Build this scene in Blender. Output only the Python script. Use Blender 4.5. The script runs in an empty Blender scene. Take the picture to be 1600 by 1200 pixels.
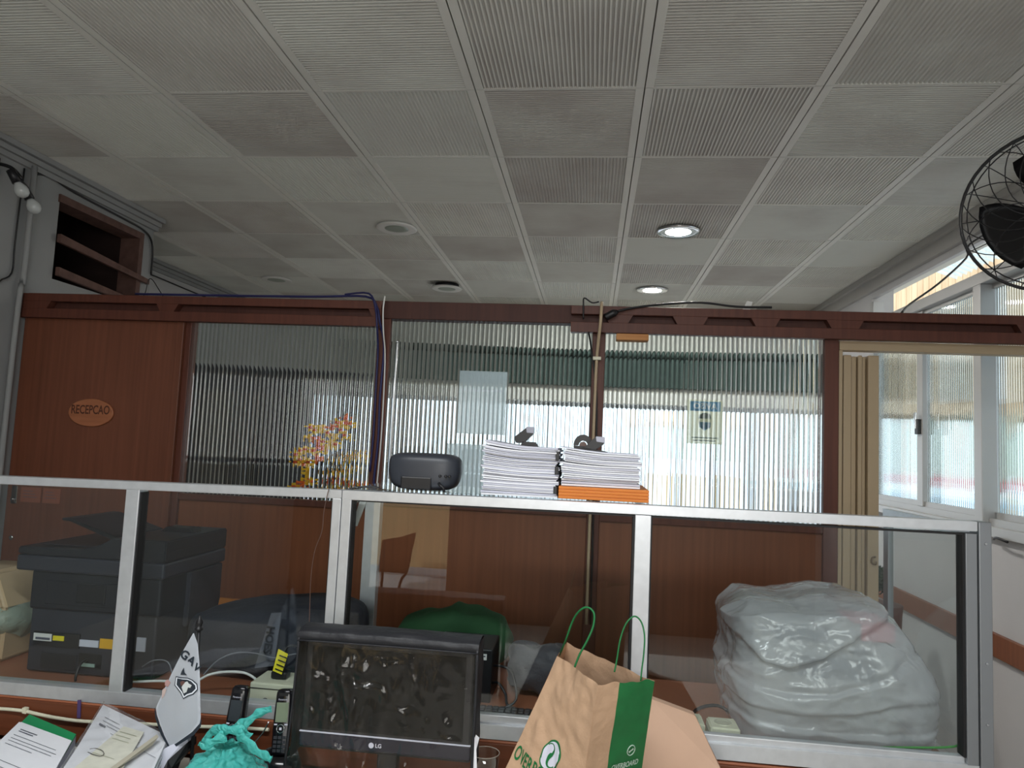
import bpy, bmesh, math, random
from mathutils import Vector, Matrix, noise
random.seed(7)
SC = bpy.context.scene
COL = SC.collection
PI = math.pi

# ------------------------------------------------------------------ camera
CAM = Vector((0, 0, 1.6))
RV = Vector((0.99293251, 0.10980308, 0.04503687))
UV = Vector((-0.03536704, -0.08847553, 0.99545028))
FV = Vector((-0.11328816, 0.99000776, 0.08396682))
FPX = 1119.9
cam = bpy.data.cameras.new('camera')
cam.sensor_width = 36.0
cam.lens = FPX / 1600 * 36
cam.clip_start = 0.05
camo = bpy.data.objects.new('camera', cam)
COL.objects.link(camo)
m = Matrix((RV, UV, -FV)).transposed().to_4x4()
m.translation = CAM
camo.matrix_world = m
SC.camera = camo

# ------------------------------------------------------------------ world, sun, daylight, exposure
SC.view_settings.view_transform = 'Standard'
SC.view_settings.look = 'None'
SC.view_settings.gamma = 1
SC.view_settings.use_curve_mapping = False
SC.view_settings.exposure = 0.0
SC.cycles.caustics_reflective = False
SC.cycles.caustics_refractive = True
SC.cycles.max_bounces = 14
SC.cycles.transparent_max_bounces = 24
SC.cycles.sample_clamp_indirect = 6
w = bpy.data.worlds.new('sky')
SC.world = w
w.use_nodes = True
w.node_tree.nodes['Background'].inputs[0].default_value = (0.80, 0.92, 1.0, 1)
w.node_tree.nodes['Background'].inputs[1].default_value = 1.8


def lamp(name, kind, loc, energy, color=(1, 1, 1), target=None, **kw):
    l = bpy.data.lights.new(name, kind)
    l.energy = energy
    l.color = color
    for k, v in kw.items():
        setattr(l, k, v)
    o = bpy.data.objects.new(name, l)
    o.location = loc
    if target is not None:
        o.rotation_euler = (Vector(target) - Vector(loc)).to_track_quat('-Z', 'Y').to_euler()
    COL.objects.link(o)
    return o


lamp('sun', 'SUN', (0, 0, 8), 3.5, (1.0, 0.98, 0.94), target=(3.2, -4.0, 2.0), angle=0.02)
# unseen fill lamps, added behind and above the camera to light the desk
# one acts as daylight from a guessed window, one as a ceiling strip light
lamp('added_daylight_behind', 'AREA', (0.35, -2.42, 1.75), 48, (0.95, 0.98, 1.0), target=(0.2, 1.5, 1.25),
     shape='RECTANGLE', size=2.3, size_y=1.1)
lamp('added_strip_light', 'AREA', (-0.5, 0.3, 2.835), 50, (0.95, 0.98, 1.0), target=(-0.5, 0.3, 0),
     shape='RECTANGLE', size=1.5, size_y=0.22)


# ------------------------------------------------------------------ helpers
def at(x, y, Y):
    """point of the place seen at photo position x, y in the upright plane at depth Y"""
    d = RV * ((x - 800) / FPX) - UV * ((y - 600) / FPX) + FV
    return CAM + d * (Y / d.y)


def atz(x, y, Z):
    d = RV * ((x - 800) / FPX) - UV * ((y - 600) / FPX) + FV
    return CAM + d * ((Z - CAM.z) / d.z)


def srgb(r, g, b):
    def f(c):
        c /= 255
        return c / 12.92 if c <= 0.04045 else ((c + 0.055) / 1.055) ** 2.4
    return (f(r), f(g), f(b), 1)


MATS = {}


def mat(name, col, rough=0.5, metal=0.0, spec=0.5, var=0.0, scale=8, bump=0.0, bscale=40, emit=None, trans=0.0, alpha=1.0, sss=0):
    mt = bpy.data.materials.new(name)
    mt.use_nodes = True
    nt = mt.node_tree
    b = nt.nodes['Principled BSDF']
    b.inputs['Base Color'].default_value = col
    b.inputs['Roughness'].default_value = rough
    b.inputs['Metallic'].default_value = metal
    b.inputs['Specular IOR Level'].default_value = spec
    b.inputs['Transmission Weight'].default_value = trans
    b.inputs['Alpha'].default_value = alpha
    if var or bump:
        tc = nt.nodes.new('ShaderNodeTexCoord')
    if var:
        n = nt.nodes.new('ShaderNodeTexNoise')
        n.inputs['Scale'].default_value = scale
        n.inputs['Detail'].default_value = 6
        nt.links.new(tc.outputs['Object'], n.inputs['Vector'])
        r = nt.nodes.new('ShaderNodeValToRGB')
        r.color_ramp.elements[0].position = 0.3
        r.color_ramp.elements[1].position = 0.7
        r.color_ramp.elements[0].color = tuple(c * (1 - var) for c in col[:3]) + (1,)
        r.color_ramp.elements[1].color = tuple(min(1, c * (1 + var)) for c in col[:3]) + (1,)
        nt.links.new(n.outputs['Fac'], r.inputs['Fac'])
        nt.links.new(r.outputs['Color'], b.inputs['Base Color'])
    if bump:
        n2 = nt.nodes.new('ShaderNodeTexNoise')
        n2.inputs['Scale'].default_value = bscale
        n2.inputs['Detail'].default_value = 4
        nt.links.new(tc.outputs['Object'], n2.inputs['Vector'])
        bp = nt.nodes.new('ShaderNodeBump')
        bp.inputs['Strength'].default_value = bump
        bp.inputs['Distance'].default_value = 0.01
        nt.links.new(n2.outputs['Fac'], bp.inputs['Height'])
        nt.links.new(bp.outputs['Normal'], b.inputs['Normal'])
    if emit:
        b.inputs['Emission Color'].default_value = emit[0]
        b.inputs['Emission Strength'].default_value = emit[1]
    MATS[name] = mt
    return mt


def wood(name, c1, c2, rough=0.45, sx=55, sz=1.6, spec=0.4):
    mt = bpy.data.materials.new(name)
    mt.use_nodes = True
    nt = mt.node_tree
    b = nt.nodes['Principled BSDF']
    b.inputs['Roughness'].default_value = rough
    b.inputs['Specular IOR Level'].default_value = spec
    tc = nt.nodes.new('ShaderNodeTexCoord')
    mp = nt.nodes.new('ShaderNodeMapping')
    mp.inputs['Scale'].default_value = (sx, sx, sz)
    nt.links.new(tc.outputs['Object'], mp.inputs['Vector'])
    n = nt.nodes.new('ShaderNodeTexNoise')
    n.inputs['Scale'].default_value = 1.0
    n.inputs['Detail'].default_value = 5
    nt.links.new(mp.outputs['Vector'], n.inputs['Vector'])
    n3 = nt.nodes.new('ShaderNodeTexNoise')
    n3.inputs['Scale'].default_value = 1.8
    nt.links.new(tc.outputs['Object'], n3.inputs['Vector'])
    mx = nt.nodes.new('ShaderNodeMath')
    mx.operation = 'MULTIPLY_ADD'
    mx.inputs[1].default_value = 0.6
    nt.links.new(n.outputs['Fac'], mx.inputs[0])
    m2 = nt.nodes.new('ShaderNodeMath')
    m2.operation = 'MULTIPLY'
    m2.inputs[1].default_value = 0.4
    nt.links.new(n3.outputs['Fac'], m2.inputs[0])
    nt.links.new(m2.outputs[0], mx.inputs[2])
    r = nt.nodes.new('ShaderNodeValToRGB')
    r.color_ramp.elements[0].position = 0.3
    r.color_ramp.elements[1].position = 0.7
    r.color_ramp.elements[0].color = c1
    r.color_ramp.elements[1].color = c2
    nt.links.new(mx.outputs[0], r.inputs['Fac'])
    nt.links.new(r.outputs['Color'], b.inputs['Base Color'])
    return mt


def sheer(name, col, amount, rough=0.2, gloss=0.06, bump=0.0, bscale=14, fres=True, ior=1.45, soft=0.0):
    """clear sheet: see-through, with a mirror share and a milky share"""
    mt = bpy.data.materials.new(name)
    mt.use_nodes = True
    nt = mt.node_tree
    nt.nodes.remove(nt.nodes['Principled BSDF'])
    out = nt.nodes['Material Output']
    t = nt.nodes.new('ShaderNodeBsdfTransparent')
    t.inputs[0].default_value = (1, 1, 1, 1) if amount > 0.02 else col
    d = nt.nodes.new('ShaderNodeBsdfDiffuse')
    d.inputs[0].default_value = col
    base = nt.nodes.new('ShaderNodeMixShader')
    base.inputs[0].default_value = amount
    nt.links.new(t.outputs[0], base.inputs[1])
    if soft:
        tl = nt.nodes.new('ShaderNodeBsdfTranslucent')
        tl.inputs[0].default_value = col
        dm = nt.nodes.new('ShaderNodeMixShader')
        dm.inputs[0].default_value = soft
        nt.links.new(d.outputs[0], dm.inputs[1])
        nt.links.new(tl.outputs[0], dm.inputs[2])
        nt.links.new(dm.outputs[0], base.inputs[2])
    else:
        nt.links.new(d.outputs[0], base.inputs[2])
    g = nt.nodes.new('ShaderNodeBsdfGlossy')
    g.inputs['Roughness'].default_value = rough
    g.inputs['Color'].default_value = (1, 1, 1, 1)
    mx = nt.nodes.new('ShaderNodeMixShader')
    if fres:
        # mirror share grows towards grazing view, the same on either side of the sheet
        r0 = ((ior - 1) / (ior + 1)) ** 2
        lw = nt.nodes.new('ShaderNodeLayerWeight')
        lw.inputs['Blend'].default_value = 0.5
        pw = nt.nodes.new('ShaderNodeMath')
        pw.operation = 'POWER'
        pw.inputs[1].default_value = 5
        ma = nt.nodes.new('ShaderNodeMath')
        ma.operation = 'MULTIPLY_ADD'
        ma.inputs[1].default_value = 1 - r0
        ma.inputs[2].default_value = r0
        nt.links.new(lw.outputs['Facing'], pw.inputs[0])
        nt.links.new(pw.outputs[0], ma.inputs[0])
        nt.links.new(ma.outputs[0], mx.inputs[0])
    else:
        mx.inputs[0].default_value = gloss
    nt.links.new(base.outputs[0], mx.inputs[1])
    nt.links.new(g.outputs[0], mx.inputs[2])
    nt.links.new(mx.outputs[0], out.inputs[0])
    if bump:
        tc = nt.nodes.new('ShaderNodeTexCoord')
        n2 = nt.nodes.new('ShaderNodeTexNoise')
        n2.inputs['Scale'].default_value = bscale
        n2.inputs['Detail'].default_value = 5
        n2.inputs['Distortion'].default_value = 1.2
        nt.links.new(tc.outputs['Object'], n2.inputs['Vector'])
        bp = nt.nodes.new('ShaderNodeBump')
        bp.inputs['Strength'].default_value = bump
        bp.inputs['Distance'].default_value = 0.02
        nt.links.new(n2.outputs['Fac'], bp.inputs['Height'])
        for q in (d, g):
            nt.links.new(bp.outputs['Normal'], q.inputs['Normal'])
    return mt


def glassmat(name, col, ior=1.5, rough=0.0):
    mt = bpy.data.materials.new(name)
    mt.use_nodes = True
    nt = mt.node_tree
    nt.nodes.remove(nt.nodes['Principled BSDF'])
    g = nt.nodes.new('ShaderNodeBsdfGlass')
    g.inputs['Color'].default_value = col
    g.inputs['IOR'].default_value = ior
    g.inputs['Roughness'].default_value = rough
    nt.links.new(g.outputs[0], nt.nodes['Material Output'].inputs[0])
    return mt


class MB:
    def __init__(s):
        s.bm = bmesh.new()

    def box(s, x0, x1, y0, y1, z0, z1, bev=0.0, seg=2, mtx=None):
        t = bmesh.new()
        bmesh.ops.create_cube(t, size=1)
        for v in t.verts:
            v.co = Vector((x0 + (v.co.x + .5) * (x1 - x0), y0 + (v.co.y + .5) * (y1 - y0), z0 + (v.co.z + .5) * (z1 - z0)))
        if bev:
            bmesh.ops.bevel(t, geom=t.edges[:], offset=bev, segments=seg, affect='EDGES', profile=0.5)
        s._in(t, mtx)
        return s

    def _in(s, t, mtx=None):
        if mtx is not None:
            bmesh.ops.transform(t, matrix=mtx, verts=t.verts[:])
        me = bpy.data.meshes.new('tmp')
        t.to_mesh(me)
        t.free()
        s.bm.from_mesh(me)
        bpy.data.meshes.remove(me)

    def prism(s, pts, d, bev=0.0):
        """closed outline pts (Vectors) pushed along vector d"""
        t = bmesh.new()
        a = [t.verts.new(p) for p in pts]
        b = [t.verts.new(Vector(p) + Vector(d)) for p in pts]
        t.faces.new(a)
        t.faces.new(b[::-1])
        n = len(pts)
        for i in range(n):
            t.faces.new((a[i], b[i], b[(i + 1) % n], a[(i + 1) % n]))
        bmesh.ops.recalc_face_normals(t, faces=t.faces[:])
        if bev:
            bmesh.ops.bevel(t, geom=t.edges[:], offset=bev, segments=2, affect='EDGES')
        s._in(t)
        return s

    def tube(s, pts, r, seg=8, smooth=4, closed=False):
        pts = [Vector(p) for p in pts]
        if smooth and len(pts) > 2:
            q = []
            n = len(pts)
            rng = n if closed else n - 1
            for i in range(rng):
                p0 = pts[(i - 1) % n] if (closed or i > 0) else pts[0]
                p1, p2 = pts[i], pts[(i + 1) % n]
                p3 = pts[(i + 2) % n] if (closed or i + 2 < n) else pts[-1]
                for k in range(smooth):
                    u = k / smooth
                    q.append(0.5 * ((2 * p1) + (p2 - p0) * u + (2 * p0 - 5 * p1 + 4 * p2 - p3) * u * u + (3 * p1 - p0 - 3 * p2 + p3) * u ** 3))
            if not closed:
                q.append(pts[-1])
            pts = q
        n = len(pts)
        rings = []
        up = None
        for i in range(n):
            if closed:
                t = pts[(i + 1) % n] - pts[i - 1]
            else:
                t = pts[min(i + 1, n - 1)] - pts[max(i - 1, 0)]
            if t.length < 1e-9:
                t = Vector((0, 0, 1))
            t.normalize()
            if up is None:
                up = Vector((0, 0, 1)) if abs(t.z) < 0.9 else Vector((1, 0, 0))
            a = t.cross(up)
            if a.length < 1e-6:
                a = t.orthogonal()
            a.normalize()
            up = a.cross(t).normalized()
            rr = r(i / max(1, n - 1)) if callable(r) else r
            rings.append([s.bm.verts.new(pts[i] + (a * math.cos(2 * PI * k / seg) + up * math.sin(2 * PI * k / seg)) * rr) for k in range(seg)])
        m = n if closed else n - 1
        for i in range(m):
            A, B = rings[i], rings[(i + 1) % n]
            for k in range(seg):
                f = s.bm.faces.new((A[k], A[(k + 1) % seg], B[(k + 1) % seg], B[k]))
                f.smooth = True
        if not closed:
            s.bm.faces.new(rings[0][::-1])
            s.bm.faces.new(rings[-1])
        return s

    def lathe(s, c, prof, axis=(0, 0, 1), seg=32, sx=1.0, sy=1.0):
        ax = Vector(axis).normalized()
        a = (Vector((1, 0, 0)) - ax * ax.x).normalized() if abs(ax.x) < 0.9 else Vector((0, 1, 0))
        b = ax.cross(a)
        c = Vector(c)
        rings = []
        for (r, h) in prof:
            rings.append([s.bm.verts.new(c + ax * h + (a * math.cos(2 * PI * k / seg) * sx + b * math.sin(2 * PI * k / seg) * sy) * max(r, 1e-5)) for k in range(seg)])
        for i in range(len(rings) - 1):
            for k in range(seg):
                f = s.bm.faces.new((rings[i][k], rings[i][(k + 1) % seg], rings[i + 1][(k + 1) % seg], rings[i + 1][k]))
                f.smooth = True
        s.bm.faces.new(rings[0][::-1])
        s.bm.faces.new(rings[-1])
        return s

    def grid(s, nu, nv, fn, smooth=True, wrap=False):
        V = [[s.bm.verts.new(fn(i / nu, j / nv)) for j in range(nv + 1)] for i in range(nu if wrap else nu + 1)]
        for i in range(nu):
            for j in range(nv):
                A, B = V[i], V[(i + 1) % len(V)]
                f = s.bm.faces.new((A[j], B[j], B[j + 1], A[j + 1]))
                f.smooth = smooth
        return s

    def poly(s, pts):
        s.bm.faces.new([s.bm.verts.new(p) for p in pts])
        return s

    def build(s, name, m, parent=None, fix=True, smooth=False):
        if fix:
            bmesh.ops.recalc_face_normals(s.bm, faces=s.bm.faces[:])
        if smooth:
            for f in s.bm.faces:
                f.smooth = True
        me = bpy.data.meshes.new(name)
        s.bm.to_mesh(me)
        s.bm.free()
        o = bpy.data.objects.new(name, me)
        COL.objects.link(o)
        if m is not None:
            me.materials.append(m)
        if parent is not None:
            o.parent = parent
            o.matrix_parent_inverse = parent.matrix_world.inverted() if False else Matrix.Translation(-Vector(parent.location)) if parent.type == 'EMPTY' else Matrix.Identity(4)
        return o


def tag(o, label, cat, group=None, kind=None):
    o['label'] = label
    o['category'] = cat
    if group:
        o['group'] = group
    if kind:
        o['kind'] = kind
    return o


def empty(name, loc, label, cat, group=None, kind=None):
    o = bpy.data.objects.new(name, None)
    o.location = loc
    o.empty_display_size = 0.05
    COL.objects.link(o)
    return tag(o, label, cat, group, kind)


def struct(o, label, cat):
    return tag(o, label, cat, None, 'structure')


def text(s, name, size, origin, xd, yd, m, parent=None, bold=0.0, squeeze=1.0, lift=0.0006, mirror=False, align='CENTER', shear=0):
    c = bpy.data.curves.new(name, 'FONT')
    c.body = s
    c.size = size
    c.align_x = align
    c.align_y = 'CENTER'
    c.offset = bold
    c.shear = shear
    c.resolution_u = 3
    o = bpy.data.objects.new('tmp_text', c)
    COL.objects.link(o)
    bpy.context.view_layer.update()
    me = bpy.data.meshes.new_from_object(o.evaluated_get(bpy.context.evaluated_depsgraph_get()))
    bpy.data.objects.remove(o)
    bpy.data.curves.remove(c)
    xd = Vector(xd).normalized()
    yd = Vector(yd)
    yd = (yd - xd * yd.dot(xd)).normalized()
    nd = xd.cross(yd)
    for v in me.vertices:
        x = v.co.x * squeeze * (-1 if mirror else 1)
        v.co = Vector(origin) + xd * x + yd * v.co.y + nd * lift
    me.materials.append(m)
    me.name = name
    o = bpy.data.objects.new(name, me)
    COL.objects.link(o)
    if parent is not None:
        o.parent = parent
        if parent.type == 'EMPTY':
            o.matrix_parent_inverse = Matrix.Translation(-Vector(parent.location))
    return o


def nz(p, sc, seed=0.0):
    return noise.noise(Vector(p) * sc + Vector((seed, seed * 1.7, -seed)))


# ------------------------------------------------------------------ materials
def ceiling_material():
    mt = mat('ceiling_tile', srgb(184, 184, 178), 0.85)
    nt = mt.node_tree
    b = nt.nodes['Principled BSDF']
    tc = nt.nodes.new('ShaderNodeTexCoord')
    mp = nt.nodes.new('ShaderNodeMapping')
    mp.inputs['Location'].default_value = (-0.1465 / 0.625 + 20, -2.5384 / 0.625 + 20, 0)
    mp.inputs['Scale'].default_value = (1 / 0.625, 1 / 0.625, 0)
    fl = nt.nodes.new('ShaderNodeVectorMath')
    fl.operation = 'FLOOR'
    wn_ = nt.nodes.new('ShaderNodeTexWhiteNoise')
    wn_.noise_dimensions = '2D'
    nt.links.new(tc.outputs['Object'], mp.inputs['Vector'])
    nt.links.new(mp.outputs['Vector'], fl.inputs[0])
    nt.links.new(fl.outputs['Vector'], wn_.inputs['Vector'])
    n = nt.nodes.new('ShaderNodeTexNoise')
    n.inputs['Scale'].default_value = 3.0
    n.inputs['Detail'].default_value = 5
    nt.links.new(tc.outputs['Object'], n.inputs['Vector'])
    ad = nt.nodes.new('ShaderNodeMath')
    ad.operation = 'MULTIPLY_ADD'
    ad.inputs[1].default_value = 0.6
    nt.links.new(wn_.outputs['Value'], ad.inputs[0])
    nt.links.new(n.outputs['Fac'], ad.inputs[2])
    rp = nt.nodes.new('ShaderNodeValToRGB')
    rp.color_ramp.elements[0].position = 0.35
    rp.color_ramp.elements[1].position = 1.1 if False else 1.0
    rp.color_ramp.elements[0].color = srgb(186, 182, 177)
    rp.color_ramp.elements[1].color = srgb(216, 218, 212)
    nt.links.new(ad.outputs[0], rp.inputs['Fac'])
    nt.links.new(rp.outputs['Color'], b.inputs['Base Color'])
    return mt


M_ceil = ceiling_material()
M_ceil2 = mat('ceiling_edge', srgb(228, 228, 222), 0.8, var=0.03, scale=3)
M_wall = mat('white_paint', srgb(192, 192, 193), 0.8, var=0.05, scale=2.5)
M_wall_dim = mat('white_paint_shaded', srgb(150, 152, 152), 0.8, var=0.05, scale=2.5)  # white paint darkened to stand for the dim left side
M_floor = mat('floor_tile', srgb(172, 166, 158), 0.6, var=0.08)
M_door = wood('door_veneer', srgb(102, 61, 44), srgb(127, 77, 57), 0.4)
M_panel = wood('orange_veneer', srgb(112, 65, 41), srgb(136, 82, 54), 0.4)
M_beam = wood('dark_beam', srgb(80, 43, 33), srgb(104, 59, 45), 0.5)
M_counter = wood('counter_laminate', srgb(150, 92, 66), srgb(170, 108, 80), 0.35, sx=6, sz=6)
M_front = wood('counter_front', srgb(96, 52, 32), srgb(120, 68, 43), 0.45, sx=4, sz=60)
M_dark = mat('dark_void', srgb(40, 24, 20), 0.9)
M_oldwood = wood('old_wood', srgb(78, 56, 50), srgb(112, 84, 76), 0.7, sx=20, sz=20)
M_alu = mat('aluminium', srgb(214, 218, 222), 0.38, metal=0.6, var=0.06, scale=30)
M_aludark = mat('aluminium_grey', srgb(150, 154, 158), 0.4, metal=0.7)
M_white_alu = mat('painted_aluminium', srgb(186, 187, 186), 0.4, metal=0.2)
M_rubber = mat('black_gasket', srgb(18, 18, 20), 0.6)
M_glass = sheer('clear_glass', (0.93, 0.96, 0.96, 1), 0.0, rough=0.0, ior=1.5)
M_rib = glassmat('ribbed_glass', (0.93, 0.965, 0.97, 1))
M_beige = mat('beige_plastic', srgb(176, 156, 126), 0.5)
M_bin = mat('bin_plastic', srgb(196, 170, 136), 0.5)
M_black = mat('black_plastic', srgb(22, 22, 25), 0.42)
M_blackgloss = mat('black_gloss', srgb(16, 16, 20), 0.18)
M_print = mat('printer_charcoal', srgb(28, 29, 35), 0.45)
M_print2 = mat('printer_grey', srgb(46, 47, 56), 0.45)
M_paper = mat('paper', srgb(240, 242, 248), 0.8, var=0.02)
M_paper2 = mat('paper_grey', srgb(206, 208, 222), 0.8, var=0.04, scale=30)
M_ink = mat('ink', srgb(90, 92, 105), 0.8)
M_yellow = mat('yellow_label', srgb(235, 220, 40), 0.5)
M_orange_label = mat('amber_label', srgb(230, 175, 30), 0.5)
M_white = mat('white_plastic', srgb(225, 225, 222), 0.5)
M_cream = mat('cream_plastic', srgb(222, 220, 196), 0.45)
M_green = mat('green_print', srgb(16, 108, 54), 0.6, var=0.1, scale=30)
M_kraft = mat('kraft_paper', srgb(192, 158, 128), 0.75, var=0.06, scale=18, bump=0.35, bscale=30)
M_card = mat('pale_cardboard', srgb(198, 164, 140), 0.8, var=0.04)
M_orange = wood('orange_wood', srgb(214, 118, 34), srgb(232, 140, 50), 0.45, sx=5, sz=90)
M_navy = mat('navy_fabric', srgb(30, 34, 46), 0.8, var=0.15, scale=20, bump=0.3)
M_greyfab = mat('grey_strap', srgb(84, 86, 96), 0.8)
M_teal = sheer('teal_film', srgb(96, 222, 214), 0.84, rough=0.2, fres=True, bump=0.8, bscale=42, soft=0.35)
M_milky = sheer('milky_film', srgb(238, 240, 246), 0.5, rough=0.12, fres=True, ior=1.6, bump=0.3, bscale=15, soft=0.2)
M_clearfilm = sheer('clear_film', srgb(150, 144, 120), 0.021, rough=0.1, fres=True, ior=1.4, bump=0.25, bscale=9)
M_sleeve = sheer('plastic_sleeve', srgb(230, 235, 240), 0.12, rough=0.1, fres=True, bump=0.12, bscale=14)
M_binbag = sheer('green_bag_film', srgb(186, 204, 190), 0.7, rough=0.3, fres=True, bump=0.6, bscale=20, soft=0.3)
M_blue = mat('blue_cable', srgb(36, 38, 88), 0.5)
M_chrome = mat('chrome', srgb(210, 212, 215), 0.15, metal=1)
M_lamp = mat('lamp_diffuser', (1, 1, 1, 1), 0.4, emit=((1, 0.95, 0.89, 1), 420))
M_tube = mat('added_tube_glow', (1, 1, 1, 1), 0.4, emit=((0.96, 0.98, 1, 1), 6))  # glow for the tubes of the added strip light
M_lampoff = mat('lamp_diffuser_off', srgb(150, 160, 150), 0.3)
M_leaf = mat('leaf_green', srgb(28, 58, 36), 0.6, var=0.3, scale=50)
M_bulb = mat('frosted_bulb', srgb(190, 195, 195), 0.15, spec=0.6)
M_lcd = mat('lcd', srgb(126, 138, 116), 0.25)
M_lcd2 = mat('lcd_dark', srgb(52, 58, 62), 0.25)
M_desk = mat('desk_laminate', srgb(182, 176, 166), 0.4)
M_greenfold = mat('green_folder', srgb(28, 150, 92), 0.5)
M_flag = mat('white_satin', srgb(224, 230, 238), 0.6)
M_greencloth = mat('green_cloth', srgb(36, 78, 44), 0.85, var=0.1)
M_red = mat('red_print', srgb(200, 70, 80), 0.6)
M_plank = wood('weathered_plank', srgb(188, 156, 120), srgb(222, 196, 160), 0.8, sx=9, sz=1.2)
M_palegreen = mat('pale_green_sheet', srgb(186, 202, 188), 0.7, var=0.05)
M_street = mat('pavement', srgb(202, 205, 212), 0.9)

# ------------------------------------------------------------------ the room
CEIL = 2.912
T = 0.625
OX, OY = 0.1465, 2.5384          # a crossing of the ceiling grid
XL, XLF, XR = -2.76, -3.45, 1.95
YB, YF = -2.5, 6.62


def build_ceiling():
    mb = MB()
    ribs = 36
    for i in range(-6, 3):
        for j in range(-9, 7):
            x0, x1 = OX + i * T, OX + (i + 1) * T
            y0, y1 = OY + j * T, OY + (j + 1) * T
            z = CEIL + random.uniform(-0.001, 0.001)
            ex, ey = 0.030, 0.006
            a, b, c, d = x0 + 0.0025, x1 - 0.0025, y0 + 0.0015, y1 - 0.0015
            # edge margins, hanging a little lower than the ribbed field
            for (p, q, r, s) in ((a, a + ex, c, d), (b - ex, b, c, d), (a + ex, b - ex, c, c + ey), (a + ex, b - ex, d - ey, d)):
                mb.box(p, q, r, s, z, z + 0.015)
            fx0, fx1, fy0, fy1 = a + ex, b - ex, c + ey, d - ey
            dep = (i + j) % 2 == 0
            n = ribs if dep else ribs + 4
            pr = []
            L = (fx1 - fx0) if dep else (fy1 - fy0)
            for k in range(n):
                u = k / n * L
                st = L / n
                pr += [(u, 0.007), (u + st * 0.22, 0.0015), (u + st * 0.60, 0.0015), (u + st * 0.82, 0.007)]
            pr.append((L, 0.007))
            prev = None
            for (u, h) in pr:
                if dep:
                    e = (mb.bm.verts.new((fx0 + u, fy0, z + h)), mb.bm.verts.new((fx0 + u, fy1, z + h)))
                else:
                    e = (mb.bm.verts.new((fx0, fy0 + u, z + h)), mb.bm.verts.new((fx1, fy0 + u, z + h)))
                if prev:
                    f = mb.bm.faces.new((prev[0], prev[1], e[1], e[0]))
                prev = e
    mb.box(XLF - 0.3, XR + 0.4, YB - 0.1, YF + 0.2, CEIL + 0.02, CEIL + 0.1)
    o = mb.build('ceiling', M_ceil, fix=False)
    o.data.materials.append(M_ceil2)
    bm = bmesh.new()
    bm.from_mesh(o.data)
    bm.faces.ensure_lookup_table()
    bm.normal_update()
    for f in bm.faces:
        if f.normal.z < -0.99 and f.calc_center_median().z < CEIL + 0.00125:
            f.material_index = 1
    for f in bm.faces:
        if len(f.verts) == 4 and abs(f.normal.z) > 0.3 and f.normal.z > 0 and f.calc_center_median().z < CEIL + 0.0078:
            f.normal_flip()
    bm.to_mesh(o.data)
    bm.free()
    return o


struct(build_ceiling(), 'suspended ceiling of square ribbed tiles in pale dusty white', 'ceiling')
struct(MB().box(XLF - 0.3, XR + 0.2, YB - 0.2, YF + 0.2, -0.1, 0).build('floor', M_floor), 'dull floor of the office, hidden below the counter', 'floor')
# left wall with the square opening above the partition
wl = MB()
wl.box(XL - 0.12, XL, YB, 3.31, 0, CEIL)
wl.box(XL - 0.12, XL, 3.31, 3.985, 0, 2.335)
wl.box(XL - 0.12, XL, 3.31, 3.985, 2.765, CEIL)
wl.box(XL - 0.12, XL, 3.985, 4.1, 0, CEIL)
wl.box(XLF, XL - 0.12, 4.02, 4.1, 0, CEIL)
struct(wl.build('wall_left', M_wall_dim), 'white wall on the left with a square wood-framed hole near the ceiling', 'wall')
struct(MB().box(XLF - 0.1, XLF, 4.1, YF, 0, CEIL).build('wall_far_left', M_wall), 'white set-back wall beyond the hole, left of the far room', 'wall')
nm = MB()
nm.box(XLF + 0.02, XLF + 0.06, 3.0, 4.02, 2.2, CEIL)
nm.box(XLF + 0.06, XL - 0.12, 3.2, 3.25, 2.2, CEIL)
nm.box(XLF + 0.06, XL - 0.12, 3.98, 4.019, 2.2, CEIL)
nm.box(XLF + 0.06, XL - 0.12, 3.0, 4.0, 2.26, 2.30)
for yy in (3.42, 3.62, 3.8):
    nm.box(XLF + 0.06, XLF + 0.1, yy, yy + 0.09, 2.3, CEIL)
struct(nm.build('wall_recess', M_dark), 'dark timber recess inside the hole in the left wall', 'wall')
fr = MB()
fr.box(XL - 0.11, XL + 0.012, 3.30, 3.995, 2.735, 2.775)
fr.box(XL - 0.11, XL + 0.012, 3.955, 3.995, 2.335, 2.735)
struct(fr.build('trim_1', M_oldwood), 'worn brown wooden frame around the hole in the left wall', 'trim')
for k, (za, zb, ya, yb, lab) in enumerate(((2.545, 2.495, 3.30, 4.05, 'weathered wooden slat nailed across the middle of the wall hole'),
                                           (2.375, 2.345, 3.31, 3.93, 'weathered wooden slat lying low in the wall hole, just above the beam'))):
    b = MB().prism([Vector((XL + 0.013, ya, za - 0.022)), Vector((XL + 0.013, yb, zb - 0.02)), Vector((XL + 0.013, yb, zb + 0.01)), Vector((XL + 0.013, ya, za + 0.022))], (0.022, 0, 0), 0.002).build('wooden_batten', M_oldwood)
    tag(b, lab, 'slat')
# cornice strips
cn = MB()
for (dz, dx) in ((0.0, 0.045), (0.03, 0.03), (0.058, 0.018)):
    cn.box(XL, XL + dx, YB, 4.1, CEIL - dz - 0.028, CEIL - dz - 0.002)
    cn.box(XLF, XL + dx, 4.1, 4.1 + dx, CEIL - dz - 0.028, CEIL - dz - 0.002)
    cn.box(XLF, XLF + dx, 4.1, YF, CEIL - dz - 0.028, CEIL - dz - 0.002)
struct(cn.build('trim_2', M_wall_dim), 'white stepped cornice where the left walls meet the ceiling', 'trim')
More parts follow.
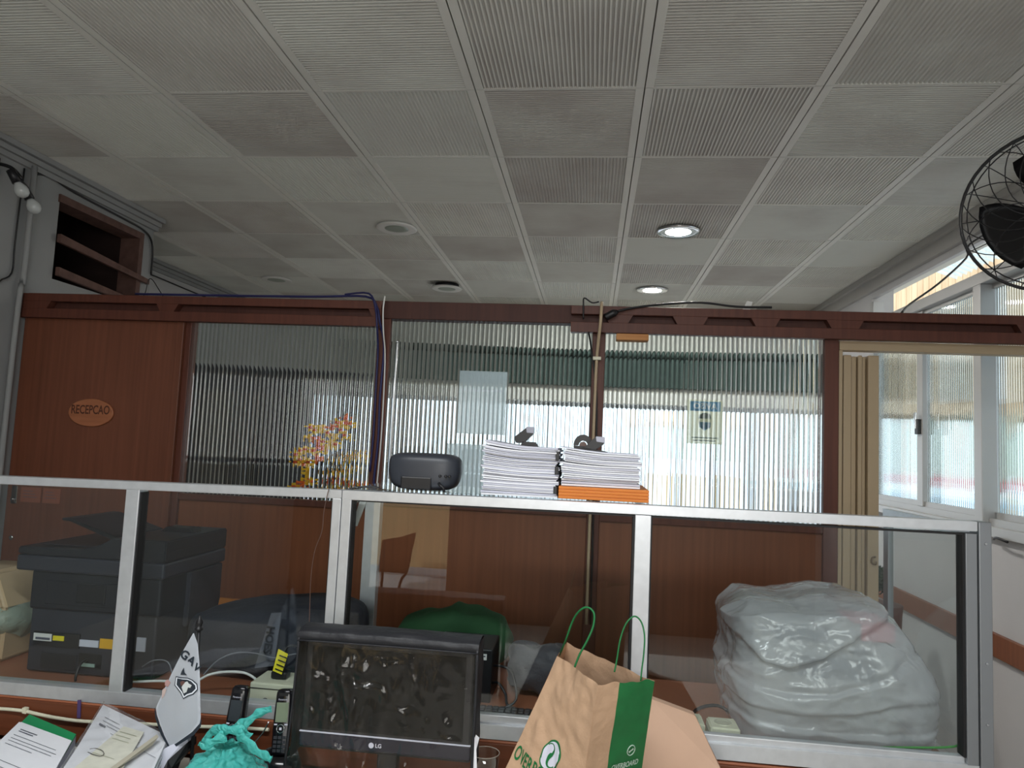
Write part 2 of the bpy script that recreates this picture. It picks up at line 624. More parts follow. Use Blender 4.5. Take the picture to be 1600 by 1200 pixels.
# right wall (windows beyond the partition)
wr = MB()
YW0, YW1 = 2.9, 5.30
wr.box(XR, XR + 0.15, YB, YW0, 0, CEIL)
wr.box(XR, XR + 0.15, YW0, YW1, 0, 1.27)
wr.box(XR, XR + 0.03, YW0, YW1, 2.75, CEIL)
wr.box(XR, XR + 0.15, YW1, YF, 0, CEIL)
struct(wr.build('wall_right', M_wall), 'white wall on the right below the row of windows', 'wall')
cr = MB()
cr.box(XR - 0.055, XR, YB, YF, CEIL - 0.04, CEIL - 0.002)
cr.box(XR - 0.03, XR, YB, YF, CEIL - 0.12, CEIL - 0.04)
struct(cr.build('trim_3', mat('grey_cornice', srgb(170, 168, 164), 0.8)), 'grey cornice beam along the right wall under the ceiling', 'trim')
struct(MB().box(XR - 0.02, XR, YW0, YF, 0.70, 0.81, 0.003).build('trim_4', M_panel), 'brown wooden chair rail along the white right wall', 'trim')
# far wall with the broad window
wf = MB()
FWX0, FWX1, FWZ0, FWZ1 = -1.5, 1.9, 0.9, 2.02
wf.box(XLF, FWX0, YF, YF + 0.15, 0, CEIL)
wf.box(FWX1, XR + 0.15, YF, YF + 0.15, 0, CEIL)
wf.box(FWX0, FWX1, YF, YF + 0.15, 0, FWZ0)
wf.box(FWX0, FWX1, YF, YF + 0.15, FWZ1, CEIL)
struct(wf.build('wall_far', mat('far_paint', srgb(196, 198, 192), 0.8, var=0.05)), 'grey far wall of the back room seen through ribbed glass', 'wall')
wfm = MB()
for x in (FWX0, -1.1, -0.70, -0.05, 0.60, 1.25, FWX1 - 0.06):
    wfm.box(x, x + 0.07, YF + 0.03, YF + 0.07, FWZ0, FWZ1)
for z in (FWZ0, FWZ1 - 0.04):
    wfm.box(FWX0, FWX1, YF + 0.03, YF + 0.07, z, z + 0.035)
struct(wfm.build('window_4', M_aludark), 'wide bright window of the back room, blurred by ribbed glass', 'window')
bl_ = empty('roller_blind', (0.4, 6.5, 2.2), 'dark green rolled blind over the far window, blurred by the ribbed panes', 'blind')
MB().box(-1.2, 1.85, 6.585, 6.615, 2.17, 2.44).build('fabric', mat('blind_green', srgb(58, 76, 72), 0.8), bl_)
MB().tube([(-1.22, 6.584, 2.47), (1.87, 6.584, 2.47)], 0.035, smooth=0).build('roller', MATS['blind_green'], bl_)
# wall behind the camera, with a doorway and a window added for the fill lamp (seen only in reflections)
DX0, DX1 = -2.03, -1.27
wb = MB()
wb.box(XL, DX0, YB - 0.15, YB, 0, CEIL)
wb.box(DX0, DX1, YB - 0.15, YB, 2.1, CEIL)
wb.box(DX1, -0.8, YB - 0.15, YB, 0, CEIL)
wb.box(-0.8, 1.5, YB - 0.15, YB, 0, 1.2)
wb.box(-0.8, 1.5, YB - 0.15, YB, 2.35, CEIL)
wb.box(1.5, XR, YB - 0.15, YB, 0, CEIL)
struct(wb.build('wall_back', mat('back_wall_paint', srgb(90, 74, 62), 0.8)), 'wall behind the viewer with a doorway, seen only as reflections', 'wall')
struct(MB().box(-6, 6, -5.2, -5.0, 0, 3.2).build('wall_yard', mat('yard_paint', srgb(240, 205, 150), 0.8)), 'sunlit beige yard wall mirrored in the glass screen', 'wall')
struct(MB().box(-30, 30, -30, 40, -0.3, -0.12).build('ground', M_street), 'pale pavement outside the windows', 'ground')

# ------------------------------------------------------------------ partition at Y = 3.2
YP = 3.2


def ribbed(name, x0, x1, z0, z1, y, label, pitch=0.0205, sag=0.0035, axis='X', segs=8):
    mb = MB()
    n = max(1, round((x1 - x0) / pitch))
    pr = []
    for k in range(n):
        for q in range(segs):
            u = q / segs
            pr.append((x0 + (k + u) / n * (x1 - x0), -4 * sag * u * (1 - u)))
    pr.append((x1, 0))
    th = 0.004

    def P(u, d, z):
        return (u, y + d, z) if axis == 'X' else (y + d, u, z)
    prev = None
    for (u, d) in pr:
        e = (mb.bm.verts.new(P(u, d, z0)), mb.bm.verts.new(P(u, d, z1)))
        if prev:
            mb.bm.faces.new((prev[0], e[0], e[1], prev[1])).smooth = False
        prev = e
    first = mb.bm.verts[:] if False else None
    b = [mb.bm.verts.new(P(x, th, z)) for (x, z) in ((x0, z0), (x1, z0), (x1, z1), (x0, z1))]
    mb.bm.faces.new((b[0], b[3], b[2], b[1]))
    mb.bm.verts.ensure_lookup_table()
    fv = mb.bm.verts
    nf = len(pr) * 2
    mb.bm.faces.new([fv[i] for i in range(0, nf, 2)][::-1] + [b[0], b[1]][0:0] + [b[0], b[1]])
    mb.bm.faces.new([fv[i] for i in range(1, nf, 2)] + [b[2], b[3]])
    mb.bm.faces.new((fv[0], fv[1], b[3], b[0]))
    mb.bm.faces.new((fv[nf - 2], b[1], b[2], fv[nf - 1]))
    o = mb.build(name, M_rib)
    return struct(o, label, 'window')


ribbed('window_1', -1.905, -0.995, 1.305, 2.151, YP, 'ribbed glass pane beside the door with yellow flowers behind it')
ribbed('window_2', -0.935, -0.012, 1.335, 2.151, YP, 'middle ribbed glass pane with two white sheets behind it')
ribbed('window_3', 0.045, 0.978, 1.315, 2.151, YP, 'ribbed glass pane on the right with a blue mask notice behind it')
pp = MB()
for (x0, x1) in ((-1.90, -0.99), (-0.94, -0.012), (0.045, 0.978)):
    pp.box(x0, x1, YP - 0.012, YP + 0.02, 0, 1.30)
struct(pp.build('wall_partition', M_panel), 'orange-brown veneer wainscot of the partition under the ribbed panes', 'wall')
ps = MB()
for (x0, x1) in ((-1.93, -1.90), (-0.995, -0.935), (-0.012, 0.045), (0.976, 1.035)):
    ps.box(x0, x1, YP - 0.03, YP + 0.03, 0, 2.149, 0.003)
for (x0, x1, za, zb) in ((-1.90, -0.995, 1.277, 1.305), (-0.935, -0.012, 1.30, 1.335), (0.045, 0.976, 1.285, 1.315)):
    ps.box(x0, x1, YP - 0.026, YP + 0.026, za, zb, 0.002)
struct(ps.build('trim_5', M_beam), 'reddish wooden posts and sills framing the ribbed panes', 'trim')
# head beam: a through rail with two slotted track boards in front
hb = MB()
hb.box(XL, XR, YP - 0.03, YP + 0.05, 2.15, 2.232, 0.003)
struct(hb.build('trim_6', wood('rail_wood_shaded', srgb(66, 36, 30), srgb(86, 50, 40), 0.6)), 'long dark red wooden head rail over the whole partition', 'trim')  # wood colour darkened so the track slots read as shaded recess


def track(x0, x1, slots, label, name):
    mb = MB()
    y0, y1 = YP - 0.075, YP - 0.032
    mb.box(x0, x1, y0, y1, 2.185, 2.222, 0.002)
    mb.box(x0, x1, y0, y1, 2.105, 2.150, 0.002)
    e = [x0] + [v for s in slots for v in s] + [x1]
    for k in range(0, len(e), 2):
        a, b = e[k], e[k + 1]
        if b - a > 0.004:
            s = 0.02
            mb.prism([Vector((a + (s if k else 0), y0 + .002, 2.150)), Vector((b - (s if k + 2 < len(e) else 0), y0 + .002, 2.150)), Vector((b, y0 + .002, 2.185)), Vector((a, y0 + .002, 2.185))], (0, y1 - y0 - .004, 0))
    return struct(mb.build(name, M_beam), label, 'trim')


track(XL, -0.97, ((-2.60, -2.06), (-1.95, -1.03)), 'slotted wooden track board over the reception door', 'trim_7')
track(-0.11, XR, ((-0.109, 0.035), (0.16, 0.33), (0.48, 0.66), (0.78, 0.97), (1.12, 1.72)), 'slotted wooden track board over the right pane and folding door', 'trim_8')

# the reception door
d1 = empty('door_1', (-2.35, YP, 0), 'brown veneer reception door with oval plaque at the left', 'door', kind='structure')
MB().box(-2.755, -1.945, YP - 0.04, YP - 0.005, 0.01, 2.118, 0.002).build('door_panel', M_door, d1)
MB().box(-1.965, -1.93, YP - 0.046, YP - 0.004, 0.01, 2.12, 0.002).build('edge_strip', M_door, d1)
lp = MB().box(-2.728, -2.698, YP - 0.046, YP - 0.04, 1.215, 1.30, 0.002).build('lock_plate', M_chrome, d1)
MB().lathe((-2.713, YP - 0.046, 1.235), [(0.008, 0), (0.008, 0.012), (0.005, 0.014)], axis=(0, -1, 0), seg=16).build('lock_cylinder', M_chrome, lp)
MB().lathe((-2.71, YP - 0.04, 1.055), [(0.011, 0), (0.011, 0.003), (0.004, 0.004)], axis=(0, -1, 0), seg=16).build('keyhole', M_chrome, d1)
for (x0, x1) in ((-2.68, -2.575), (-2.565, -2.475)):
    pass
sg = empty('door_sign', (-2.36, YP - 0.04, 1.66), 'oval wooden plaque reading RECEPCAO on the brown door', 'sign')
MB().lathe((-2.36, YP - 0.0402, 1.66), [(1.0, 0), (1.0, 0.008), (0.96, 0.011)], axis=(0, -1, 0), seg=48, sx=0.115, sy=0.066).build('plaque', wood('plaque_wood', srgb(150, 92, 62), srgb(176, 112, 78), 0.5, sx=8, sz=60), sg)
text('RECEPCAO', 'lettering', 0.058, (-2.36, YP - 0.0515, 1.672), (1, 0, 0.012), (0, 0, 1), mat('carved', srgb(84, 46, 30), 0.7), sg, bold=0.0012, squeeze=0.68)
for k, (x0, x1, lab) in enumerate(((-2.682, -2.578, 'reddish notice slip taped to the door nearest the lock'), (-2.568, -2.478, 'reddish notice slip taped to the door, second from the lock'))):
    s_ = empty('notice_slip', ((x0 + x1) / 2, YP - 0.041, 1.2), lab, 'notice')
    MB().box(x0, x1, YP - 0.0425, YP - 0.0405, 1.225, 1.295).build('slip', mat('slip_paper', srgb(150, 90, 70), 0.8), s_)
    for r in range(3):
        MB().box(x0 + 0.012, x1 - 0.02 - 0.01 * r, YP - 0.0432, YP - 0.0424, 1.248 + r * 0.014, 1.250 + r * 0.014).build('text_line', M_ink, s_)

# folding door on the right, pushed open
fd = empty('door_2', (1.12, YP, 0), 'beige accordion folding door pushed open against the post', 'door', kind='structure')
MB().box(1.037, XR, YP - 0.03, YP + 0.03, 2.065, 2.105, 0.002).build('header_track', M_beige, fd)
MB().box(1.037, 1.052, YP - 0.025, YP + 0.03, 0, 2.065, 0.002).build('jamb', M_beige, fd)
for k, (x0, x1, dy) in enumerate(((1.056, 1.088, 0.0), (1.091, 1.112, 0.012), (1.115, 1.132, 0.0), (1.135, 1.150, 0.012), (1.153, 1.198, -0.006))):
    MB().box(x0, x1, YP - 0.025 + dy, YP + 0.10 + dy, 0.02, 2.045 - 0.004 * (k % 2), 0.004).build('fold_panel', M_beige, fd)
hn = MB().tube([(1.182, YP - 0.036, 1.205), (1.168, YP - 0.042, 1.20), (1.166, YP - 0.042, 1.18), (1.18, YP - 0.042, 1.175), (1.186, YP - 0.036, 1.185)], 0.004)
hn.build('latch', mat('old_brass', srgb(120, 100, 74), 0.4, metal=0.6), fd)

# ------------------------------------------------------------------ windows on the right wall
wn = empty('window_5', (XR, 4.2, 1.27), 'grey aluminium sliding windows with ribbed panes on the right wall', 'window', kind='structure')
sf = MB()
sf.box(XR - 0.035, XR + 0.06, YW0, YW1, 1.262, 1.31, 0.003)
sf.box(XR + 0.0, XR + 0.06, YW0, YW1, 1.31, 1.345)
sf.build('sill', M_white_alu, wn)
MB().box(XR - 0.03, XR + 0.06, YW0, YW1, 2.515, 2.575, 0.003).build('transom', M_white_alu, wn)
MB().box(XR - 0.012, XR + 0.06, 5.235, 5.30, 1.31, 2.72, 0.002).build('jamb', M_white_alu, wn)
MB().box(XR - 0.03, XR + 0.06, 3.80, 3.875, 1.31, 2.515, 0.003).build('mullion', M_white_alu, wn)
MB().box(XR - 0.005, XR + 0.05, 4.50, 4.575, 1.345, 2.515, 0.003).build('mullion', M_white_alu, wn)
for (a, b, y) in ((4.575, 5.235, 0.02), (3.875, 4.50, 0.02), (YW0, 3.80, 0.04)):
    mb = MB()
    mb.box(XR + y - 0.012, XR + y + 0.012, a, b, 1.345, 1.375)
    mb.box(XR + y - 0.012, XR + y + 0.012, a, b, 2.49, 2.515)
    mb.build('sash_rail', M_white_alu, wn)
lt = MB().box(XR - 0.025, XR - 0.006, 4.515, 4.56, 1.77, 1.86, 0.003).build('latch', M_black, wn)
MB().box(XR - 0.034, XR - 0.022, 4.53, 4.552, 1.80, 1.90, 0.003).build('latch_lever', M_chrome, lt)
lk = MB().tube([(XR - 0.03, 3.70, 1.255), (XR - 0.06, 3.62, 1.268), (XR - 0.05, 3.55, 1.258)], 0.006).build('stay_arm', M_black, wn)


def ribs_y(name, a, b, z0, z1, x, label):
    return ribbed(name, a, b, z0, z1, x, label, pitch=0.0205, sag=0.0022, axis='Y')


ribs_y('window_6', 4.58, 5.23, 1.37, 2.495, XR + 0.02, 'ribbed window pane beyond the black latch, right wall')
ribs_y('window_7', 3.88, 4.495, 1.37, 2.495, XR + 0.02, 'ribbed window pane between the latch and the wide mullion')
ribs_y('window_8', YW0 + 0.01, 3.795, 1.37, 2.495, XR + 0.04, 'ribbed window pane at the right edge, looking onto planks')

# outside, beyond those windows
XE = 3.4
ex = empty('exterior_fence', (XE, 7, 0), 'tall weathered beige plank fence outside the right windows', 'fence')
y = 4.2
k = 0
while y < 13 and k < 95:
    if not (5.2 < y < 6.0):
        z0 = 2.05 + 0.02 * math.sin(k * 1.7)
        MB().box(XE, XE + 0.03 + 0.01 * (k % 2), y, y + 0.128, z0, 4.3 + 0.02 * math.cos(k * 2.3)).build('plank', M_plank, ex)
    y += 0.135
    k += 1
MB().box(XE + 0.04, XE + 0.1, 4.2, 13, 2.0, 2.1).build('rail', M_plank, ex)
lower = MB()
lower.box(XE + 0.05, XE + 0.2, 4.2, 13, 1.48, 2.06)
struct(lower.build('wall_outside', M_palegreen), 'pale green sheet wall outside under the planks', 'wall')
struct(MB().box(XE + 0.04, XE + 0.2, 4.2, 13, 0, 1.22).build('wall_outside_low', mat('ochre_paint', srgb(190, 160, 110), 0.8)), 'ochre wall outside, low behind the windows', 'wall')
tag(MB().box(XE + 0.0, XE + 0.05, 5.0, 9.5, 1.40, 1.48).build('painted_strip', M_red), 'red painted strip outside on the pale wall', 'strip')
tag(MB().box(XE + 0.0, XE + 0.05, 5.0, 9.5, 1.225, 1.32).build('painted_strip', mat('sky_blue', srgb(150, 200, 230), 0.6)), 'light blue painted strip outside beneath the red one', 'strip')
sk = MB()


def corr(u, v):
    yy = 5.9 + 0.95 * u
    xx = 3.25 - 0.6 * v
    return Vector((xx, yy, 3.30 + 0.02 * math.sin(u * 2 * PI * 11) + 0.22 * v))


sk.grid(88, 2, corr)
tag(sk.build('roof_sheet', sheer('polycarbonate', srgb(190, 220, 235), 0.5, rough=0.3, soft=0.8), fix=False), 'translucent blue corrugated roof sheet outside, above the plank fence', 'roof')

# ------------------------------------------------------------------ ceiling lamps


def downlight(x, y, on, label, group, drop=0.0):
    e = empty('ceiling_light', (x, y, CEIL), label, 'lamp', group)
    ring = MB().lathe((x, y, CEIL - drop), [(0.098, -0.001), (0.125, -0.002), (0.128, -0.010), (0.118, -0.016), (0.098, -0.012)], seg=40)
    ring.build('ring', M_white if not on else M_chrome, e)
    MB().lathe((x, y, CEIL - drop), [(0.098, -0.004), (0.098, -0.011), (0.05, -0.013)], seg=40).build('diffuser', M_lamp if on else M_lampoff, e)
    if drop:
        MB().lathe((x, y, CEIL), [(0.10, -drop), (0.10, -0.002)], seg=32).build('housing', M_black, e)
    return e


downlight(0.467, 4.248, True, 'lit round downlight in the ceiling, the nearer of the lit pair', 'round downlights')
downlight(0.446, 5.846, True, 'lit round downlight just above the beam, the farther of the lit pair', 'round downlights')
downlight(-1.25, 4.245, False, 'unlit round downlight, nearest of the three dark ones', 'round downlights')
downlight(-1.25, 5.81, False, 'unlit downlight hanging loose below the ceiling above the middle pane', 'round downlights', 0.03)
downlight(-2.714, 5.743, False, 'unlit round downlight over the left ribbed pane by the far-left wall', 'round downlights')

sl_ = empty('added_strip_light', (-0.5, 0.3, CEIL), 'added white strip light, unseen on the ceiling above the viewer', 'lamp')  # unseen fixture, added to house the fill lamp over the desk
MB().box(-1.28, 0.28, 0.17, 0.43, 2.86, CEIL - 0.004, 0.005).build('housing', M_white, sl_)
for yy in (0.24, 0.36):
    MB().tube([(-1.25, yy, 2.85), (0.25, yy, 2.85)], 0.012, smooth=0).build('tube', M_tube, sl_)
# wall bracket with two bulbs at the left edge
wl_ = empty('wall_lamp', (XL, 2.98, 2.68), 'black bracket with two frosted bulbs on the left wall', 'lamp')
MB().box(XL, XL + 0.03, 2.80, 2.90, 2.66, 2.80, 0.004).build('back_plate', M_black, wl_)
MB().tube([(XL + 0.03, 2.85, 2.76), (XL + 0.12, 2.86, 2.74), (XL + 0.17, 2.875, 2.69)], 0.008).build('arm', M_black, wl_)
for (x, y_, z_) in ((-2.60, 2.875, 2.655), (-2.61, 2.965, 2.61)):
    d = Vector((0.35, 0.35, -0.85)).normalized()
    c = Vector((x, y_, z_)) - d * 0.05
    sk_ = MB().lathe(c, [(0.014, -0.03), (0.019, -0.028), (0.021, 0.03)], axis=d, seg=20)
    so = sk_.build('socket', M_black, wl_)
    MB().lathe(c, [(0.013, 0.028), (0.016, 0.036), (0.027, 0.055), (0.030, 0.07), (0.026, 0.086), (0.014, 0.097), (0.001, 0.1)], axis=d, seg=20).build('bulb', M_bulb, so)
MB().tube([(-2.60, 2.86, 2.69), (-2.61, 2.93, 2.67), (-2.62, 2.955, 2.64)], 0.007).build('arm', M_black, wl_)

# ------------------------------------------------------------------ fan at the right edge
FY = 2.3
fc = Vector((1.375, FY, 2.385))
fdir = Vector((-0.55, -0.78, -0.30)).normalized()
fa = fdir.cross(Vector((0, 0, 1))).normalized()
fb = fa.cross(fdir)
fan = empty('wall_fan', (XR, FY + 0.3, 2.45), 'black wire-cage wall fan at the upper right edge', 'fan')
FR = 0.245


def fp(r, a, h):
    return fc + (fa * math.cos(a) + fb * math.sin(a)) * r + fdir * h


cage = MB()
for (r, h) in ((FR, -0.02), (FR, 0.0), (FR, 0.02), (0.235, 0.05), (0.236, -0.06)):
    cage.tube([fp(r, 2 * PI * k / 48, h) for k in range(48)], 0.0022, seg=6, smooth=0, closed=True)
for k in range(20):
    for sgn in (1, -1):
        pts = []
        for q in range(11):
            u = q / 10
            r = 0.05 + (FR - 0.05) * u
            a = 2 * PI * k / 20 + sgn * 0.9 * u
            pts.append(fp(r, a, 0.10 * (1 - u ** 2.2)))
        if k % 2 == 0 or sgn == 1:
            cage.tube(pts, 0.0017, seg=5, smooth=0)
for k in range(16):
    a = 2 * PI * k / 16
    cage.tube([fp(0.06, a, -0.12), fp(0.16, a, -0.11), fp(0.225, a, -0.07), fp(FR, a, 0)], 0.0017, seg=5, smooth=3)
cage.tube([fp(0.05, 2 * PI * k / 24, 0.1) for k in range(24)], 0.003, seg=6, smooth=0, closed=True)
cage.build('cage', M_black, fan)
MB().lathe(fc, [(0.045, -0.03), (0.045, 0.02), (0.03, 0.035)], axis=fdir, seg=24).build('hub', M_black, fan)
for k in range(3):
    a0 = -0.42 + 2 * PI * k / 3

    def bl(u, v):
        r = 0.03 + 0.165 * u
        wd = (0.7 + 0.85 * math.sin(PI * min(1, 0.2 + 0.55 * u)))
        a = a0 + (v - 0.5) * wd
        return fp(r, a, -0.025 + 0.05 * (v - 0.5))
    mb = MB()
    mb.grid(8, 8, bl)
    bmesh.ops.solidify(mb.bm, geom=mb.bm.faces[:], thickness=0.003)
    mb.build('blade', M_black, fan)
MB().lathe(fc, [(0.05, -0.20), (0.06, -0.18), (0.06, -0.06), (0.045, -0.03)], axis=fdir, seg=24).build('motor', M_black, fan)
mp_ = fc - fdir * 0.17
MB().tube([mp_, mp_ + Vector((0.1, 0.12, -0.05)), Vector((XR - 0.03, FY + 0.3, 2.40))], 0.014).build('wall_arm', M_black, fan)
MB().box(XR - 0.03, XR - 0.001, FY + 0.24, FY + 0.36, 2.32, 2.48, 0.004).build('wall_plate', M_black, fan)

# ------------------------------------------------------------------ cables and pipes


def cable(name, pts, r, m, label, cat='cable', **kw):
    return tag(MB().tube(pts, r, **kw).build(name, m), label, cat)


cable('wall_pipe', [(XL + 0.026, 3.10, 2.84), (XL + 0.026, 3.10, 2.30), (XL + 0.026, 3.09, 2.22), (XL + 0.02, 3.09, 1.75), (XL + 0.02, 3.09, 0.6)], 0.013, M_wall_dim, 'white pipe running down the corner beside the brown door', 'pipe', smooth=3)
cable('power_cable', [(XL + 0.008, 3.06, 2.815), (XL + 0.008, 3.05, 2.45), (XL + 0.012, 3.045, 2.30), (XL + 0.02, 2.97, 2.24), (XL + 0.01, 2.95, 2.15), (XL + 0.01, 3.0, 1.4), (XL + 0.01, 3.02, 0.8)], 0.004, M_black, 'thin black cable beside the white corner pipe on the left wall')
pts = [(XL + 0.01, 3.12, 2.81), (XL + 0.01, 3.22, 2.835), (XL + 0.012, 3.4, 2.815), (XL + 0.012, 3.8, 2.805), (XL + 0.012, 3.98, 2.795), (XL + 0.012, 4.06, 2.76), (XL + 0.012, 4.088, 2.68), (XL + 0.012, 4.09, 2.55)]
cable('power_cable', pts, 0.006, M_black, 'black cable looping over the wall hole under the cornice')
cable('power_cable', [(XLF + 0.012, 4.15, 2.76), (XLF + 0.012, 5.0, 2.785), (XLF + 0.012, 5.8, 2.775), (XLF + 0.012, 6.5, 2.78)], 0.006, M_black, 'black cable along the set-back left wall of the far room')
cable('hook_wire', [at(216, 467, 3.22), at(226, 460, 3.22), at(232, 438, 3.22), at(238, 437, 3.22), at(248, 452, 3.22), at(258, 468, 3.22)], 0.0022, M_black, 'bent dark wire standing above the beam next to the wall hole', 'wire')
zt = 2.232
cable('blue_cable', [(-2.2, 3.17, zt + .006), (-1.7, 3.16, zt + .006), (-1.3, 3.15, zt + .008), (-1.05, 3.14, zt + .012), (-0.985, 3.105, 2.19), (-0.965, 3.10, 2.12), (-0.955, 3.155, 2.02), (-0.962, 3.162, 1.8), (-0.958, 3.16, 1.6), (-0.966, 3.16, 1.42), (-0.962, 3.16, 1.32)], 0.0055, M_blue, 'dark blue network cable running over the beam and down the left post')
cable('blue_cable', [(-1.15, 3.14, zt + .02), (-1.03, 3.12, zt + .022), (-0.985, 3.088, 2.18), (-0.972, 3.085, 2.1), (-0.978, 3.14, 2.0), (-0.98, 3.15, 1.85), (-0.978, 3.15, 1.62), (-0.985, 3.15, 1.45)], 0.0045, M_blue, 'second blue cable knotted at the top of the left post')
cable('white_cable', [(-0.955, 3.12, zt + .01), (-0.95, 3.09, 2.18), (-0.946, 3.10, 2.08), (-0.948, 3.16, 1.95), (-0.945, 3.162, 1.6), (-0.955, 3.16, 1.3)], 0.0035, M_white, 'thin white cable beside the blue ones on the left post')
cc = MB().tube([(0.022, 3.10, 2.235), (0.02, 3.085, 2.15), (0.013, 3.12, 2.06), (0.008, 3.150, 1.95), (0.006, 3.152, 1.6), (0.004, 3.152, 1.3), (0.004, 3.155, 0.85)], 0.007)
cco = tag(cc.build('conduit', mat('cream_pipe', srgb(190, 170, 140), 0.5)), 'cream conduit running down the post between middle and right panes', 'pipe')
MB().box(-0.008, 0.028, 3.135, 3.168, 1.985, 2.0, 0.002).build('clip', M_cream, cco)
cable('power_cable', [(-0.03, 3.10, 2.10), (-0.015, 3.16, 2.03), (0.012, 3.155, 1.85), (0.02, 3.155, 1.6), (0.018, 3.155, 1.3), (0.022, 3.155, 0.85)], 0.004, M_black, 'black cable beside the cream conduit on the post')
cable('power_cable', [(-0.055, 3.118, 2.16), (-0.057, 3.115, 2.22), (-0.055, 3.12, 2.255), (-0.02, 3.12, 2.235), (0.01, 3.12, 2.24)], 0.0035, M_black, 'small black loop of cable over the beam above the conduit')
pl_ = MB().tube([(0.04, 3.105, 2.168), (0.065, 3.10, 2.182), (0.09, 3.10, 2.195)], lambda u: 0.016 if u < .8 else 0.010, seg=10)
plo = tag(pl_.build('cable_connector', M_black), 'grey-black plug connector lying on the beam right of the conduit', 'connector')
cable('power_cable', [(0.09, 3.10, 2.195), (0.16, 3.11, 2.215), (0.3, 3.13, 2.238), (0.45, 3.14, 2.25), (0.6, 3.15, 2.238), (0.75, 3.15, 2.238)], 0.005, M_black, 'black cable rising from the plug connector along the beam top')
cable('power_cable', [(1.30, YP, 2.236), (1.5, 3.6, 2.36), (1.70, 3.75, 2.5), (1.88, 3.85, 2.66), (1.90, 3.88, 2.72), (1.93, 3.8, 2.76), (1.935, 3.0, 2.77)], 0.005, M_black, 'black cable sagging from the right cornice down to the beam')
tag(MB().prism([at(1160, 484, 3.16), at(1172, 484, 3.16), at(1176, 472, 3.16), at(1168, 470, 3.16)], (0, 0.004, 0)).build('paper_scrap', M_white), 'white folded paper scrap sticking up on the beam', 'paper')
tag(MB().box(0.09, 0.23, 3.128, 3.19, 2.075, 2.104, 0.004).build('wood_wedge', wood('raw_wood', srgb(190, 130, 80), srgb(214, 160, 104), 0.7, sx=6, sz=80)), 'splintered raw wood wedge under the beam at the right pane', 'wedge')

# ------------------------------------------------------------------ papers and notice behind the ribbed panes
YB_ = YP + 0.006


def sheet(name, x0, x1, z0, z1, label, cat, group=None, m=None):
    e = empty(name, ((x0 + x1) / 2, YB_, z0), label, cat, group)
    MB().box(x0, x1, YB_, YB_ + 0.001, z0, z1).build('sheet', m or M_backpaper, e)
    return e


M_backpaper = mat('backlit_paper', srgb(214, 224, 228), 0.9)
pb = M_backpaper.node_tree
tr = pb.nodes.new('ShaderNodeBsdfTranslucent')
tr.inputs[0].default_value = srgb(214, 226, 232)
mxs = pb.nodes.new('ShaderNodeMixShader')
mxs.inputs[0].default_value = 0.9
pb.links.new(pb.nodes['Principled BSDF'].outputs[0], mxs.inputs[1])
pb.links.new(tr.outputs[0], mxs.inputs[2])
tp0 = pb.nodes.new('ShaderNodeBsdfTransparent')
mx0 = pb.nodes.new('ShaderNodeMixShader')
mx0.inputs[0].default_value = 0.36
pb.links.new(mxs.outputs[0], mx0.inputs[1])
pb.links.new(tp0.outputs[0], mx0.inputs[2])
pb.links.new(mx0.outputs[0], pb.nodes['Material Output'].inputs[0])
s1 = sheet('paper_notice', -0.607, -0.390, 1.64, 1.925, 'white sheet taped behind the middle pane, the upper one', 'notice')
MB().box(-0.60, -0.40, YB_ - 0.0008, YB_ - 0.0002, 1.835, 1.838).build('crease', M_paper2, s1)
s2 = sheet('paper_notice', -0.649, -0.418, 1.37, 1.592, 'white perforated sheet behind the middle pane, the lower one', 'notice')
for k in range(11):
    MB().box(-0.64 + k * 0.021, -0.631 + k * 0.021, YB_ - 0.0012, YB_ - 0.0004, 1.373, 1.383).build('punched_hole', M_ink, s2)
av = sheet('safety_poster', 0.412, 0.562, 1.64, 1.832, 'pale yellow notice with blue heading and masked head, right pane', 'poster', m=sheer('poster_paper', srgb(214, 218, 196), 0.62, rough=0.5, soft=0.85))
mbl = sheer('poster_blue', srgb(130, 190, 228), 0.88, rough=0.5, soft=0.8)
mbd = sheer('poster_grey', srgb(150, 172, 178), 0.85, rough=0.5, soft=0.8)
MB().box(0.422, 0.552, YB_ - 0.0011, YB_ - 0.0003, 1.783, 1.825).build('heading_bar', mbl, av)
text('AVISO', 'lettering', 0.036, (0.487, YB_ - 0.0012, 1.804), (1, 0, 0), (0, 0, 1), mat('poster_white', srgb(235, 240, 240), 0.8), av, bold=0.001, mirror=True)
hd = MB()
hd.lathe((0.487, YB_ - 0.0003, 1.738), [(0.028, 0), (0.028, 0.0008)], axis=(0, -1, 0), seg=28, sy=1.25)
hd.build('head_icon', sheer('poster_skin', srgb(228, 232, 218), 0.7, rough=0.5, soft=0.8), av)
MB().prism([Vector((0.487 + 0.029 * math.cos(t), YB_ - 0.0011, 1.750 + 0.026 * math.sin(t))) for t in [PI * k / 12 for k in range(13)]], (0, -0.0005, 0)).build('hair_icon', mbd, av)
MB().prism([Vector((0.462, YB_ - 0.0011, 1.735)), Vector((0.512, YB_ - 0.0011, 1.735)), Vector((0.510, YB_ - 0.0011, 1.712)), Vector((0.487, YB_ - 0.0011, 1.698)), Vector((0.464, YB_ - 0.0011, 1.712))], (0, -0.0005, 0)).build('mask_icon', mbl, av)
for r in range(2):
    MB().box(0.430 + 0.008 * r, 0.545 - 0.01 * r, YB_ - 0.0011, YB_ - 0.0003, 1.664 - r * 0.012, 1.669 - r * 0.012).build('text_line', mbd, av)

